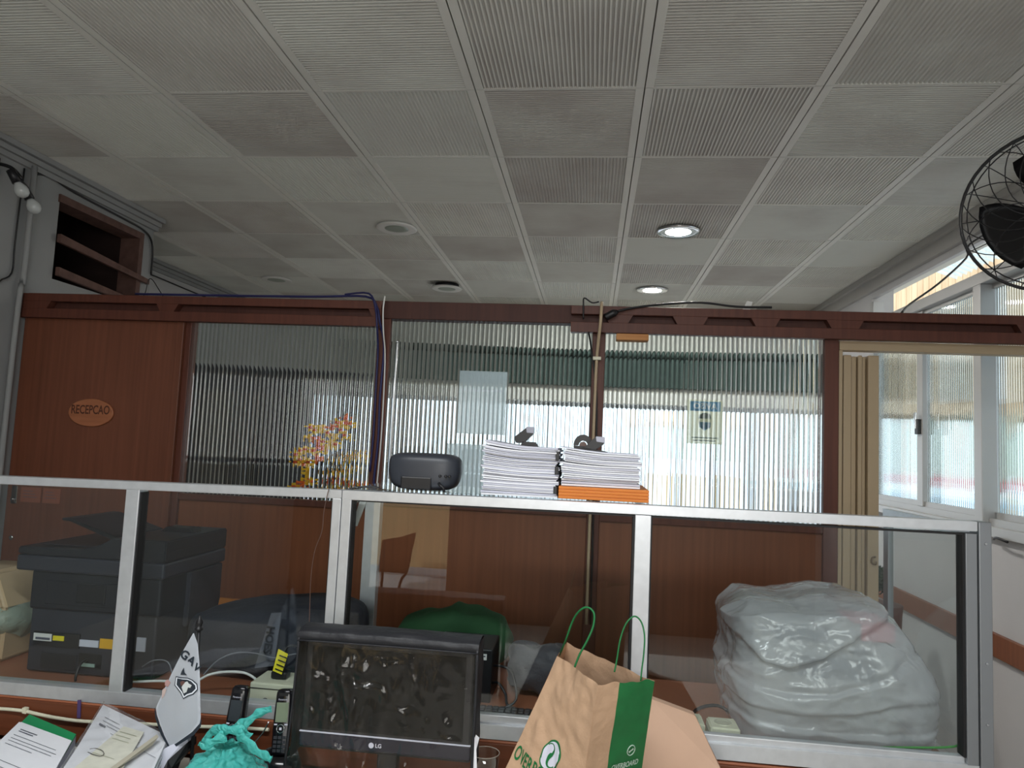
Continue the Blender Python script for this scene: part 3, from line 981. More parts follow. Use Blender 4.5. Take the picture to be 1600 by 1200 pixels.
# flowers behind the left pane
fl = empty('flower_arrangement', (-1.25, 3.36, 0), 'yellow and orange artificial flower sprays behind the left ribbed pane', 'flowers')
M_pet = sheer('yellow_petal', srgb(255, 208, 10), 0.97, rough=0.5, fres=False, gloss=0.02, soft=0.5)
M_pet2 = sheer('orange_petal', srgb(250, 112, 6), 0.97, rough=0.5, fres=False, gloss=0.02, soft=0.5)
M_stem = mat('stem_green', srgb(90, 110, 60), 0.7)
MB().lathe((-1.25, 3.36, 0), [(0.10, 0.001), (0.11, 0.05), (0.075, 0.7), (0.05, 0.95), (0.065, 1.05)], seg=24).build('vase', M_beige, fl)
spots = [(540, 655), (528, 660), (549, 662), (520, 668), (505, 668), (495, 672), (535, 672), (488, 668), (512, 676), (522, 680), (540, 680), (483, 683), (495, 686), (505, 690), (515, 692), (525, 694), (500, 698), (470, 704), (480, 702), (492, 704), (464, 710), (508, 703), (470, 718), (476, 726), (464, 722), (485, 722), (498, 716), (478, 748), (470, 755), (486, 752), (480, 736), (462, 760)]
rear = [(525, 718), (545, 712), (570, 708), (560, 716), (518, 738), (532, 735), (548, 730), (520, 752), (535, 752), (556, 756), (575, 757), (515, 764), (545, 766), (565, 764)]
for q, (px, py) in enumerate(spots + rear):
    back = q >= len(spots)
    c = at(px, py, 3.245 if not back else 3.36) + Vector((0, random.uniform(-.008, .008), 0))
    pe = MB()
    n = 6
    tilt = Matrix.Rotation(random.uniform(-.6, .6), 3, 'X') @ Matrix.Rotation(random.uniform(-.6, .6), 3, 'Y')
    for kk in range(n):
        a = 2 * PI * kk / n + random.random() * 0.4
        L = random.uniform(0.022, 0.034)
        d = tilt @ Vector((math.cos(a), -0.35, math.sin(a)))
        sd = tilt @ Vector((-math.sin(a), 0, math.cos(a)))
        p0, p1, p2 = c, c + d * L * 0.55, c + d * L + Vector((0, 0.006, -0.004))
        pe.poly([p0 - sd * 0.002, p1 - sd * 0.007, p2 - sd * 0.002, p2 + sd * 0.002, p1 + sd * 0.007, p0 + sd * 0.002])
    fo = pe.build('blossom', M_pet if random.random() < 0.74 else M_pet2, fl, fix=False)
    ct = MB()
    ct.lathe(c + Vector((0, -0.012, 0)), [(0.002, -0.006), (0.007, 0.0), (0.005, 0.005)], axis=(0, -1, 0), seg=10)
    ct.build('centre', M_pet2, fo)
for (px, py) in ((545, 645), (555, 640), (490, 650), (465, 700), (470, 745), (560, 712), (535, 735)):
    c = at(px, py, 3.34)
    MB().tube([(-1.25, 3.36, 1.0), (-1.25 + (c.x + 1.25) * 0.35, 3.36, 1.3), tuple(c)], 0.0022, seg=5).build('stem', M_stem, fl)
# dark cupboard in the far room behind the left pane
cb = empty('tall_cupboard', (-2.4, 4.6, 0), 'dark grey tall cupboard in the back room behind the left ribbed pane', 'cupboard')
MB().box(-2.72, -1.72, 4.35, 4.85, 0, 2.02, 0.004).build('carcass', mat('cupboard_grey', srgb(66, 68, 76), 0.5), cb)
for x0 in (-2.70, -2.215):
    d = MB().box(x0, x0 + 0.475, 4.335, 4.352, 0.05, 1.98, 0.003).build('door', mat('cupboard_door', srgb(74, 76, 84), 0.5), cb)
    MB().box(x0 + (0.43 if x0 < -2.5 else 0.03), x0 + (0.445 if x0 < -2.5 else 0.045), 4.32, 4.336, 1.0, 1.12, 0.002).build('handle', M_chrome, d)

# topiary ball beyond the folding door
tp = empty('topiary_ball', (1.62, 4.35, 0), 'round clipped green topiary ball beyond the folding door', 'plant')
MB().lathe((1.62, 4.35, 0), [(0.10, 0), (0.11, 0.02), (0.14, 0.74), (0.145, 0.80), (0.125, 0.80)], seg=28).build('tall_pot', M_beam, tp)
lb = MB()
for k in range(1100):
    d = Vector((random.gauss(0, 1), random.gauss(0, 1), random.gauss(0, 1))).normalized()
    c = Vector((1.605, 4.35, 0.935)) + d * random.uniform(0.07, 0.092)
    s_ = d.orthogonal().normalized()
    s_ = (Matrix.Rotation(random.random() * 6.28, 3, d) @ s_)
    t_ = d.cross(s_)
    lb.poly([c - s_ * .006, c + t_ * .010 + d * .008, c + s_ * .006, c - t_ * .010])
lb.lathe((1.605, 4.35, 0.935), [(0.001, -0.08), (0.05, -0.06), (0.078, 0), (0.05, 0.06), (0.001, 0.08)], seg=20)
lb.build('foliage', M_leaf, tp, fix=False)
# ------------------------------------------------------------------ reception counter and its glass screen
YG = 2.0
ct_ = empty('reception_counter', (-0.8, 2.3, 0), 'reddish wooden reception counter under the aluminium glass screen', 'counter')
MB().box(-2.74, 0.998, 2.0, 2.65, 0.77, 0.80, 0.003).build('countertop', M_counter, ct_)
MB().box(-2.74, 0.97, 2.02, 2.045, 0, 0.769).build('front_panel', M_front, ct_)
MB().box(-2.74, 0.998, 1.992, 2.02, 0.69, 0.795, 0.002).build('front_lip', M_front, ct_)
MB().box(0.97, 0.997, 2.05, 2.64, 0, 0.769).build('end_panel', M_front, ct_)
MB().box(-2.74, -2.71, 2.05, 2.64, 0, 0.769).build('end_panel', M_front, ct_)


def slanted(x0, x1, y0, y1, za0, za1, zb0, zb1, bev=0.0015):
    """bar from x0 to x1 whose bottom/top run za0->zb0, za1->zb1"""
    return MB().prism([Vector((x0, y0, za0)), Vector((x1, y0, zb0)), Vector((x1, y0, zb1)), Vector((x0, y0, za1))], (0, y1 - y0, 0), bev)


XJ = -0.703
ls = empty('glass_screen', (-1.4, YG, 0.8), 'left aluminium-framed glass screen on the counter, in front of the printer', 'screen')
slanted(-2.70, XJ - 0.001, YG, YG + 0.045, 1.400, 1.424, 1.424, 1.448).build('top_rail', M_alu, ls)
slanted(-2.70, XJ - 0.001, YG, YG + 0.045, 0.801, 0.834, 0.801, 0.840).build('bottom_rail', M_alu, ls)
for (a, b) in ((-1.362, -1.320), (XJ - 0.027, XJ - 0.001), (-2.70, -2.66)):
    MB().box(a, b, YG + 0.001, YG + 0.044, 0.835, 1.418 if a < -0.8 else 1.424, 0.0015).build('post', M_alu, ls)
for (a, b) in ((-2.66, -1.362), (-1.320, XJ - 0.027)):
    MB().box(a, b, YG + 0.02, YG + 0.025, 0.834, 1.414).build('pane', M_glass, ls)
    MB().box(a, a + 0.006, YG + 0.006, YG + 0.04, 0.836, 1.41).build('gasket', M_rubber, ls)
    MB().box(b - 0.003, b, YG + 0.006, YG + 0.04, 0.836, 1.41).build('gasket', M_rubber, ls)
rs = empty('glass_screen', (0.2, YG, 0.8), 'right aluminium-framed glass screen on the counter, in front of the wrapped machine', 'screen')
slanted(XJ + 0.001, 0.999, YG, YG + 0.045, 1.422, 1.448, 1.430, 1.455).build('top_rail', M_alu, rs)
br_ = slanted(XJ + 0.001, 0.999, YG, YG + 0.045, 0.801, 0.838, 0.806, 0.848)
br_.build('bottom_rail', M_alu, rs)
MB().box(XJ + 0.03, 0.97, YG + 0.012, YG + 0.034, 0.84, 0.862, 0.002).build('glazing_bead', M_alu, rs)
for (a, b) in ((XJ + 0.001, XJ + 0.029), (0.125, 0.168), (0.970, 0.998)):
    MB().box(a, b, YG + 0.001, YG + 0.044, 0.84, 1.424, 0.0015).build('post', M_alu if a < .9 else M_aludark, rs)
MB().box(1.0, 1.031, YG - 0.004, YG + 0.045, 0.0, 1.455, 0.002).build('corner_post', M_aludark, rs)
for z in (0.95, 1.1, 1.40):
    MB().lathe((1.016, YG - 0.004, z), [(0.004, 0), (0.003, 0.002)], axis=(0, -1, 0), seg=10).build('screw', M_chrome, rs)
for (a, b) in ((XJ + 0.029, 0.125), (0.168, 0.970)):
    MB().box(a, b, YG + 0.02, YG + 0.025, 0.85, 1.424).build('pane', M_glass, rs)
    for q in ((a, a + 0.004, 0.862, 1.418), (b - 0.006, b, 0.862, 1.418), (a, b, 1.4185, 1.4235)):
        MB().box(q[0], q[1], YG + 0.006, YG + 0.04, q[2], q[3]).build('gasket', M_rubber, rs)
# returns running back along the counter ends
MB().box(1.012, 1.03, 2.60, 2.64, 0.0, 1.435, 0.0015).build('rear_post', M_aludark, rs)
slanted(1.010, 1.030, YG + 0.045, 2.64, 1.41, 1.437, 1.41, 1.437).build('return_rail', M_alu, rs)
MB().box(1.018, 1.023, YG + 0.046, 2.60, 0.80, 1.412).build('return_pane', M_glass, rs)
MB().box(-0.822, -0.765, 2.60, 2.64, 0.80, 1.375, 0.0015).build('rear_post', M_alu, rs)
gs = MB().box(-0.69, 0.165, YG + 0.046, 2.36, 1.4495, 1.4545)
shelf = tag(gs.build('glass_shelf', M_glass), 'clear glass shelf over the screen rail carrying radio and paper stacks', 'shelf')
SB = MB()
for x in (-0.68, 0.14):
    SB.box(x, x + 0.012, YG + 0.047, 2.33, 1.435, 1.4493)
SB.build('bracket', M_aludark, shelf)

# thin wires at the screen joint
cable('thin_wire', [at(514, 764, 1.994), at(511, 775, 1.992), at(506, 800, 1.992), at(503, 830, 1.99), at(492, 860, 1.99), at(486, 900, 1.99), at(484, 950, 1.99), at(483, 985, 1.98)], 0.0012, mat('brown_wire', srgb(90, 66, 56), 0.5), 'thin brown wire hanging from the rail left of the screen joint', 'wire')
cable('power_cable', [at(538, 767, 2.06), at(552, 763, 2.07), at(566, 761, 2.08), at(584, 761, 2.09), at(600, 765, 2.10), at(615, 768, 2.12)], 0.0035, M_black, 'short black cable arching over the rail to the radio')
tag(MB().prism([at(550, 822, 2.10), at(558, 822, 2.10), at(573, 783, 2.10), at(562, 783, 2.10)], (0, 0.004, 0)).build('hanging_strip', M_white), 'white plastic strip leaning behind the glass under the rail joint', 'strip')

# ------------------------------------------------------------------ on the glass shelf
ZS = 1.455
ra = empty('radio', (-0.487, 2.10, ZS), 'dark grey rounded radio with raised antenna on the screen rail', 'radio')


def sell(c, a, b, d, e1, e2, nu=40, nv=24, flat=None):
    def f(u, v):
        th = -PI + 2 * PI * u
        ph = -PI / 2 + PI * v
        s = lambda q, e: math.copysign(abs(q) ** e, q)
        x = a * s(math.cos(ph), e1) * s(math.cos(th), e2)
        y_ = b * s(math.cos(ph), e1) * s(math.sin(th), e2)
        z = d * s(math.sin(ph), e1)
        p = Vector((x, y_, z))
        if flat:
            p = flat(p)
        return Vector(c) + p
    return MB().grid(nu, nv, f, wrap=True)


M_radio = mat('radio_case', srgb(52, 56, 64), 0.4)
sell((-0.487, 2.105, ZS + 0.054), 0.108, 0.062, 0.054, 0.42, 0.6, flat=lambda p: Vector((p.x * (0.88 + 0.12 * min(1, (p.z + 0.054) / 0.05)), p.y, p.z))).build('body', M_radio, ra)
MB().box(-0.545, -0.455, 2.040, 2.050, ZS + 0.004, ZS + 0.040, 0.004).build('battery_door', M_black, ra)
for x in (-0.413, -0.402, -0.430):
    MB().lathe((x, 2.046, ZS + 0.045), [(0.004, 0), (0.004, 0.006), (0.002, 0.007)], axis=(0, -1, 0), seg=10).build('button', M_black, ra)
MB().tube([(-0.432, 2.048, ZS + 0.024), (-0.428, 2.03, ZS + 0.022), (-0.415, 2.026, ZS + 0.012), (-0.413, 2.03, ZS + 0.002)], 0.004).build('plug_lead', M_black, ra)
an = MB().tube([at(608, 748, 2.10), at(614, 640, 2.10), at(621, 536, 2.10)], lambda u: 0.0034 - 0.0010 * u, seg=8, smooth=0).build('antenna', mat('antenna_steel', srgb(225, 228, 230), 0.3, metal=0.4), ra)
MB().lathe(at(621, 536, 2.10), [(0.003, 0), (0.004, 0.003), (0.003, 0.007)], seg=10).build('antenna_tip', M_chrome, an)


def bundle(x0, x1, y0, y1, z0, z1, curl, h0, h1, label, grp, seed, clip=False):
    """a thin file of papers; curl lifts the left end, growing with its height in the stack"""
    rnd = random.Random(seed)
    e = empty('paper_bundle', ((x0 + x1) / 2, (y0 + y1) / 2, z0), label, 'papers', grp)
    n = max(2, int((z1 - z0) / 0.0042))
    for half in range(2):
        mb = MB()
        for k in range(half, n, 2):
            za = z0 + (z1 - z0) * k / n
            zb = z0 + (z1 - z0) * (k + rnd.uniform(0.8, 0.98)) / n
            dx, dy = rnd.uniform(-.006, .005), rnd.uniform(-.004, .004)
            sk = rnd.uniform(-.006, .006)
            N = 10
            top, bot = [], []
            for i in range(N + 1):
                u = i / N
                hz = h0 + (h1 - h0) * (k / n)
                w_ = curl * hz * (max(0, 0.6 - u) / 0.6) ** 1.6 + 0.0006 * math.sin(u * 6 + seed) * hz
                xx = x0 + dx + (x1 - x0) * u
                bot.append(((xx, y0 + dy + sk * u, za + w_), (xx, y1 + dy + sk * u, za + w_)))
                top.append(((xx, y0 + dy + sk * u, zb + w_), (xx, y1 + dy + sk * u, zb + w_)))
            V = [[mb.bm.verts.new(q) for q in (b[0], t[0], t[1], b[1])] for b, t in zip(bot, top)]
            for i in range(N):
                for j in range(4):
                    mb.bm.faces.new((V[i][j], V[i][(j + 1) % 4], V[i + 1][(j + 1) % 4], V[i + 1][j]))
            mb.bm.faces.new(V[0][::-1])
            mb.bm.faces.new(V[N])
        mb.build('sheets', M_paper if half == 0 else M_paper2, e)
    if clip:
        MB().box(x1 - 0.008, x1 + 0.002, y0 - 0.008, y0 + 0.004, z0, z1 + 0.002, 0.001).build('fastener', M_black, e)
    return e


def stack(x0, x1, y0, y1, z0, z1, n, curl, lab, seed, flip=False):
    rnd = random.Random(seed)
    zs = [z0]
    for k in range(n):
        zs.append(zs[-1] + rnd.uniform(0.45, 1.55))
    sc = (z1 - z0) / (zs[-1] - z0)
    zs = [z0 + (q - z0) * sc for q in zs]
    for k in range(n):
        l = lab['mid'] if 0 < k < n - 1 else (lab['low'] if k == 0 else lab['top'])
        bundle(x0 + rnd.uniform(-.003, .003), x1 + rnd.uniform(-.003, .003), y0 + rnd.uniform(-.003, .004), y1, zs[k], zs[k + 1] - 0.0008, curl,
               k / n, (k + 1) / n, l, lab['grp'], seed * 20 + k, clip=(k % 3 == 1) if not flip else False)


stack(-0.306, -0.094, 2.035, 2.32, ZS, 1.598, 9, 0.016, dict(low='lowest white paper bundle of the taller left stack on the rail', top='topmost white paper bundle of the taller left stack, under the stapler',
      mid='white paper bundle inside the taller left stack on the rail', grp='bundles of the taller paper stack'), 3)
ty = empty('wooden_tray', (0.037, 2.17, ZS), 'orange ridged wooden tray under the right paper stack', 'tray')
tm = MB()
for k in range(4):
    tm.box(-0.088, 0.163, 2.035, 2.33, ZS + 0.0005 + k * 0.0088, ZS + 0.0085 + k * 0.0088, 0.0012)
tm.box(-0.086, 0.161, 2.037, 2.328, ZS + 0.001, ZS + 0.034)
tm.build('body', M_orange, ty)
stack(-0.080, 0.137, 2.045, 2.33, ZS + 0.0365, 1.590, 7, 0.014, dict(low='lowest white paper bundle of the right stack, on the orange tray', top='topmost white paper bundle of the right stack, under the tape dispenser',
      mid='white paper bundle inside the right stack on the orange tray', grp='bundles of the paper stack on the tray'), 5, True)
ysp = 2.14
st1 = empty('stapler', tuple(at(818, 693, ysp)), 'black open stapler standing on the taller left paper stack', 'stapler')
MB().prism([at(813, 696.5, ysp), at(841, 698, ysp), at(836, 691, ysp), at(816, 689.5, ysp)], (0, 0.035, 0), 0.001).build('base', M_black, st1)
MB().prism([at(803, 683, ysp), at(806, 692, ysp), at(818, 692, ysp), at(832, 679, ysp), at(834, 668, ysp), at(824, 667, ysp)], (0, 0.032, 0), 0.0015).build('arm', M_black, st1)
MB().prism([at(822, 667, ysp - .002), at(823, 676, ysp - .002), at(834, 677, ysp - .002), at(834, 667, ysp - .002)], (0, 0.037, 0), 0.001).build('nose_cap', mat('steel_grey', srgb(110, 112, 122), 0.3, metal=0.7), st1)
ys2 = 2.15
td = empty('tape_dispenser', tuple(at(910, 703, ys2 + .05)), 'black arched tape dispenser on the right paper stack', 'dispenser')
arc = [at(911 + 15 * math.cos(t), 696 - 17 * math.sin(t), ys2 + 0.05) for t in [PI * k / 14 for k in range(15)]]
arc2 = [at(911 + 7 * math.cos(t), 696 - 7.5 * math.sin(t), ys2 + 0.05) for t in [PI * k / 14 for k in range(14, -1, -1)]]
MB().prism(arc + arc2, (0, 0.03, 0), 0.001).build('arched_body', M_black, td)
MB().prism([at(896, 696, ys2 + .05), at(928, 698, ys2 + .05), at(932, 706, ys2 + .05), at(897, 704, ys2 + .05)], (0, 0.03, 0), 0.001).build('foot', M_black, td)
MB().lathe(at(911, 696, ys2 + 0.056), [(0.0115, 0), (0.0115, 0.018)], axis=(0, 1, 0), seg=20).build('tape_roll', mat('brown_tape', srgb(96, 68, 58), 0.4), td)
st2 = empty('stapler', tuple(at(935, 708, ys2)), 'black stapler with steel nose beside the tape dispenser', 'stapler')
MB().prism([at(915, 702, ys2), at(914, 708, ys2), at(953, 712, ys2), at(949, 706, ys2), at(935, 703, ys2)], (0, 0.034, 0), 0.001).build('base', M_black, st2)
MB().prism([at(912, 700, ys2), at(930, 703, ys2), at(944, 694, ys2), at(945, 683, ys2), at(932, 681, ys2)], (0, 0.03, 0), 0.0015).build('arm', M_black, st2)
MB().prism([at(931, 682, ys2 - .002), at(932, 690, ys2 - .002), at(945, 692, ys2 - .002), at(945, 683, ys2 - .002)], (0, 0.034, 0), 0.001).build('nose_cap', MATS['steel_grey'], st2)

# ------------------------------------------------------------------ on the counter, behind the glass
ZC = 0.80
pr = empty('printer', (-1.58, 2.37, ZC), 'charcoal multifunction printer behind the left glass screen', 'printer')
PX0, PX1, PY0, PY1 = -1.79, -1.345, 2.19, 2.56
MB().box(PX0, PX1 - 0.01, PY0 + 0.012, PY1 - 0.02, ZC + 0.004, 1.02, 0.006).build('cassette_base', M_print2, pr)
MB().box(PX0 - 0.005, PX1, PY0 + 0.004, PY1, 1.0, 1.125, 0.008).build('engine_housing', M_print, pr)
# side door with rounded lower corner on the right face
MB().prism([Vector((PX1 - 0.004, PY0 + 0.15, 1.12)), Vector((PX1 - 0.004, PY1 - 0.01, 1.12)), Vector((PX1 - 0.004, PY1 - 0.01, 0.97)), Vector((PX1 - 0.004, PY1 - 0.03, 0.945)), Vector((PX1 - 0.004, PY0 + 0.15, 0.94))], (0.018, 0, 0), 0.003).build('side_door', M_print2, pr)
MB().box(PX0 - 0.055, PX1 + 0.012, PY0 - 0.008, PY1 + 0.012, 1.122, 1.172, 0.007).build('scanner_bed', M_print2, pr)
lidp = [Vector((PX0 - 0.055, PY0 - 0.006, 1.174)), Vector((PX1 + 0.012, PY0 - 0.006, 1.174)), Vector((PX1 + 0.012, PY0 - 0.006, 1.243)), Vector((PX1 - 0.17, PY0 - 0.006, 1.243)), Vector((PX1 - 0.22, PY0 - 0.006, 1.215)), Vector((PX1 - 0.27, PY0 - 0.006, 1.203)), Vector((PX0 - 0.055, PY0 - 0.006, 1.197))]
adf = MB().prism(lidp, (0, PY1 - PY0 + 0.015, 0), 0.004).build('feeder_lid', M_print, pr)
MB().prism([Vector((PX1 - 0.20, PY0 + 0.05, 1.238)), Vector((PX1 - 0.37, PY0 + 0.05, 1.288)), Vector((PX1 - 0.40, PY0 + 0.05, 1.289)), Vector((PX1 - 0.40, PY0 + 0.05, 1.281)), Vector((PX1 - 0.37, PY0 + 0.05, 1.279)), Vector((PX1 - 0.20, PY0 + 0.05, 1.222))], (0, 0.26, 0), 0.002).build('feeder_tray', M_print, adf)
MB().prism([Vector((PX1 - 0.14, PY0 + 0.2, 1.243)), Vector((PX1 - 0.02, PY0 + 0.2, 1.243)), Vector((PX1 - 0.03, PY0 + 0.2, 1.258)), Vector((PX1 - 0.12, PY0 + 0.2, 1.26))], (0, 0.06, 0), 0.002).build('paper_guide', M_black, adf)
MB().box(PX1 + 0.010, PX1 + 0.0135, PY0 + 0.02, PY1, 1.203, 1.206).build('seam', M_black, adf)
MB().box(PX0 + 0.0, PX0 + 0.20, PY0 + 0.03, PY1 - 0.05, 1.2035, 1.2045).build('loose_sheet', M_print2, adf)
bk = PY0 + 0.002
MB().box(PX0 + 0.05, PX1 - 0.12, bk, PY0 + 0.02, 1.018, 1.095, 0.003).build('rear_cover', M_print, pr)
MB().box(PX0 + 0.16, PX0 + 0.26, bk - 0.003, PY0 + 0.02, 1.03, 1.09, 0.003).build('rear_latch', M_black, pr)
MB().box(PX0 + 0.02, PX0 + 0.18, bk + 0.004, PY0 + 0.02, 0.885, 0.93, 0.001).build('label_recess', M_black, pr)
MB().box(PX0 + 0.022, PX0 + 0.085, bk + 0.002, PY0 + 0.02, 0.902, 0.925).build('serial_label', M_white, pr)
MB().box(PX0 + 0.030, PX0 + 0.080, bk + 0.001, PY0 + 0.02, 0.906, 0.913).build('barcode', M_ink, pr)
MB().box(PX0 + 0.09, PX0 + 0.128, bk + 0.002, PY0 + 0.02, 0.906, 0.921).build('warning_label', M_yellow, pr)
MB().box(PX0 + 0.18, PX0 + 0.245, bk + 0.006, PY0 + 0.02, 0.893, 0.914).build('rating_label', M_paper2, pr)
MB().box(PX0 + 0.25, PX0 + 0.325, bk + 0.006, PY0 + 0.02, 0.892, 0.922).build('caution_label', M_orange_label, pr)
MB().box(PX0 + 0.375, PX0 + 0.405, bk + 0.006, PY0 + 0.02, 0.892, 0.935).build('port_label', M_paper2, pr)
MB().box(PX0 + 0.05, PX0 + 0.175, bk + 0.006, PY0 + 0.02, 0.815, 0.865, 0.002).build('blank_plate', M_print, pr)
MB().box(PX0 + 0.18, PX0 + 0.26, bk + 0.007, PY0 + 0.02, 0.825, 0.872, 0.002).build('power_socket', M_black, pr)
MB().box(PX0 + 0.195, PX0 + 0.24, bk + 0.004, PY0 + 0.02, 0.832, 0.842).build('socket_plate', mat('pale_green_plastic', srgb(150, 175, 165), 0.5), pr)
MB().tube([(PX0 + 0.215, bk, 0.855), (PX0 + 0.217, bk - 0.03, 0.85), (PX0 + 0.22, bk - 0.05, 0.82), (PX0 + 0.22, bk - 0.05, 0.806)], 0.004).build('power_lead', M_black, pr)

bn = empty('waste_bin', (-2.06, 2.36, ZC), 'beige swing-lid bin lined with a green bag at the left edge', 'bin')


def frustum(cx, cy, z0, z1, hx0, hy0, hx1, hy1, bev=0.012):
    mb = MB()
    t = bmesh.new()
    a = [t.verts.new((cx + sx * hx0, cy + sy * hy0, z0)) for sx, sy in ((-1, -1), (1, -1), (1, 1), (-1, 1))]
    b = [t.verts.new((cx + sx * hx1, cy + sy * hy1, z1)) for sx, sy in ((-1, -1), (1, -1), (1, 1), (-1, 1))]
    t.faces.new(a[::-1])
    t.faces.new(b)
    for i in range(4):
        t.faces.new((a[i], a[(i + 1) % 4], b[(i + 1) % 4], b[i]))
    bmesh.ops.bevel(t, geom=t.edges[:], offset=bev, segments=3, affect='EDGES')
    mb._in(t)
    return mb


frustum(-2.06, 2.36, ZC, 0.985, 0.135, 0.115, 0.15, 0.125).build('body', M_bin, bn)
frustum(-2.06, 2.36, 0.975, 1.095, 0.158, 0.132, 0.075, 0.10).build('swing_lid', M_bin, bn)


def ruffle(u, v):
    a = 2 * PI * u
    hx, hy = 0.150 + 0.022 * math.sin(PI * v), 0.126 + 0.022 * math.sin(PI * v)
    cx_, sy_ = math.cos(a), math.sin(a)
    k = 1 / (abs(cx_) ** 6 + abs(sy_) ** 6) ** (1 / 6)
    p = Vector((-2.06 + cx_ * k * hx, 2.36 + sy_ * k * hy, 0.985 - 0.105 * v))
    n_ = nz(p, 22, 3) * 0.014 * (0.3 + v)
    return p + Vector((cx_, sy_, nz(p, 9, 8) * 1.6 * v)) * (n_ if abs(n_) > 1e-5 else 0) + Vector((0, 0, 0.012 * math.sin(a * 7) * v))


bgm = MB()
bgm.grid(96, 14, ruffle, wrap=True)
bgm.build('bin_liner', M_binbag, bn, fix=False)


def lump(c, a, b, d, e, amp, sc, seed, nu=56, nv=30, zmin=None, squash=None):
    def f(u, v):
        th = -PI + 2 * PI * u
        ph = -PI / 2 + PI * v
        s = lambda q, e_: math.copysign(abs(q) ** e_, q)
        p = Vector((a * s(math.cos(ph), e) * s(math.cos(th), e), b * s(math.cos(ph), e) * s(math.sin(th), e), d * s(math.sin(ph), e)))
        if squash:
            p = squash(p)
        q = Vector(c) + p
        nn = p.normalized() if p.length > 1e-6 else Vector((0, 0, 1))
        dsp = amp * (nz(q, sc, seed) + 0.5 * nz(q, sc * 2.3, seed + 4))
        q = q + nn * dsp
        if zmin is not None:
            q.z = max(q.z, zmin)
        return q
    return MB().grid(nu, nv, f, wrap=True)


nb = empty('backpack', (-1.08, 2.42, ZC), 'dark navy bag with a grey strap carrying reflected lettering behind the glass', 'bag')
lump((-1.03, 2.42, ZC + 0.115), 0.285, 0.17, 0.118, 0.5, 0.02, 6, 2, zmin=ZC + 0.001, squash=lambda p: Vector((p.x, p.y, p.z * (1 + 0.25 * p.x / 0.3)))).build('body', M_navy, nb)
sp = [at(424, 958, 2.200), at(440, 957, 2.200), at(428, 1040, 2.196), at(398, 1044, 2.196)]
strap = MB()
strap.prism([p + Vector((0, -0.002, 0)) for p in sp], (0, 0.004, 0), 0.0)
so_ = strap.build('strap', M_greyfab, nb)
dn = (at(413, 1040, 2.2) - at(424, 960, 2.2))
text('HOES', 'lettering', 0.034, at(420, 1000, 2.190), tuple(dn), (dn.z * -1, 0, dn.x) if False else (1, 0, 0.1), mat('reflection_ink', srgb(20, 22, 30), 0.8), so_, bold=0.0016, squeeze=1.0)  # lettering read as a reflection in the glass, put on the bag as print
tag(MB().prism([at(336, 968, 2.50), at(384, 962, 2.50), at(402, 940, 2.50), at(343, 934, 2.50)], (0, 0.012, 0), 0.001).build('cardboard_folder', mat('orange_card', srgb(176, 106, 40), 0.7)), 'orange card folder poking up between printer and navy bag', 'folder')

ob = empty('extension_socket', (-0.905, 2.14, ZC), 'cream extension socket box with a black plug and yellow tag', 'socket')
bx = MB().box(-0.975, -0.835, 2.085, 2.20, ZC + 0.001, ZC + 0.068, 0.004)
bx.build('box', M_cream, ob)
MB().box(-0.977, -0.833, 2.083, 2.202, ZC + 0.052, ZC + 0.054).build('lid_seam', M_black, ob)
MB().lathe((-0.925, 2.0855, ZC + 0.016), [(0.011, 0), (0.011, 0.0015)], axis=(0, -1, 0), seg=16).build('knockout', M_black, ob)
pg = empty('power_plug', (-0.905, 2.14, ZC + 0.07), 'black plug with yellow tag pushed into the cream socket box', 'plug')
MB().box(-0.93, -0.882, 2.12, 2.16, ZC + 0.0695, ZC + 0.092, 0.006).build('plug_body', M_black, pg)
MB().tube([(-0.906, 2.14, ZC + 0.09), (-0.904, 2.14, ZC + 0.125), (-0.892, 2.15, ZC + 0.16), (-0.85, 2.17, ZC + 0.15), (-0.78, 2.2, ZC + 0.12)], lambda u: 0.009 - 0.005 * min(1, u * 3), seg=10).build('lead', M_black, pg)
tg_ = MB().prism([at(426, 1048, 2.11), at(440, 1054, 2.11), at(450, 1022, 2.12), at(435, 1014, 2.12)], (0, 0.0008, 0)).build('yellow_tag', M_yellow, pg)
for r in range(4):
    MB().prism([at(429.5 + r * 2.2, 1046 - r * 7, 2.1085), at(441 + r * 2.2, 1050.5 - r * 7, 2.1085), at(441.5 + r * 2.2, 1048.5 - r * 7, 2.1085), at(430 + r * 2.2, 1044 - r * 7, 2.1085)], (0, 0.0006, 0)).build('text_line', M_black, tg_)
cable('white_cable', [at(205, 1066, 2.12), at(250, 1064, 2.12), at(300, 1066, 2.12), at(325, 1055, 2.13), at(350, 1050, 2.14), at(380, 1051, 2.14), at(398, 1060, 2.14), at(410, 1074, 2.12), at(440, 1082, 2.09)], 0.004, M_white, 'thick white cable looping from the printer to the cream socket box')
cable('grey_cable', [at(222, 1042, 2.16), at(240, 1032, 2.16), at(262, 1034, 2.16), at(270, 1056, 2.15)], 0.002, mat('grey_lead', srgb(110, 112, 120), 0.5), 'thin grey cable arc standing behind the little flag')
cable('grey_cable', [at(318, 1054, 2.16), at(340, 1032, 2.17), at(368, 1020, 2.18), at(400, 1021, 2.18), at(430, 1028, 2.18), at(460, 1022, 2.2), at(490, 1020, 2.2)], 0.002, MATS['grey_lead'], 'thin grey cable arching over the navy bag')

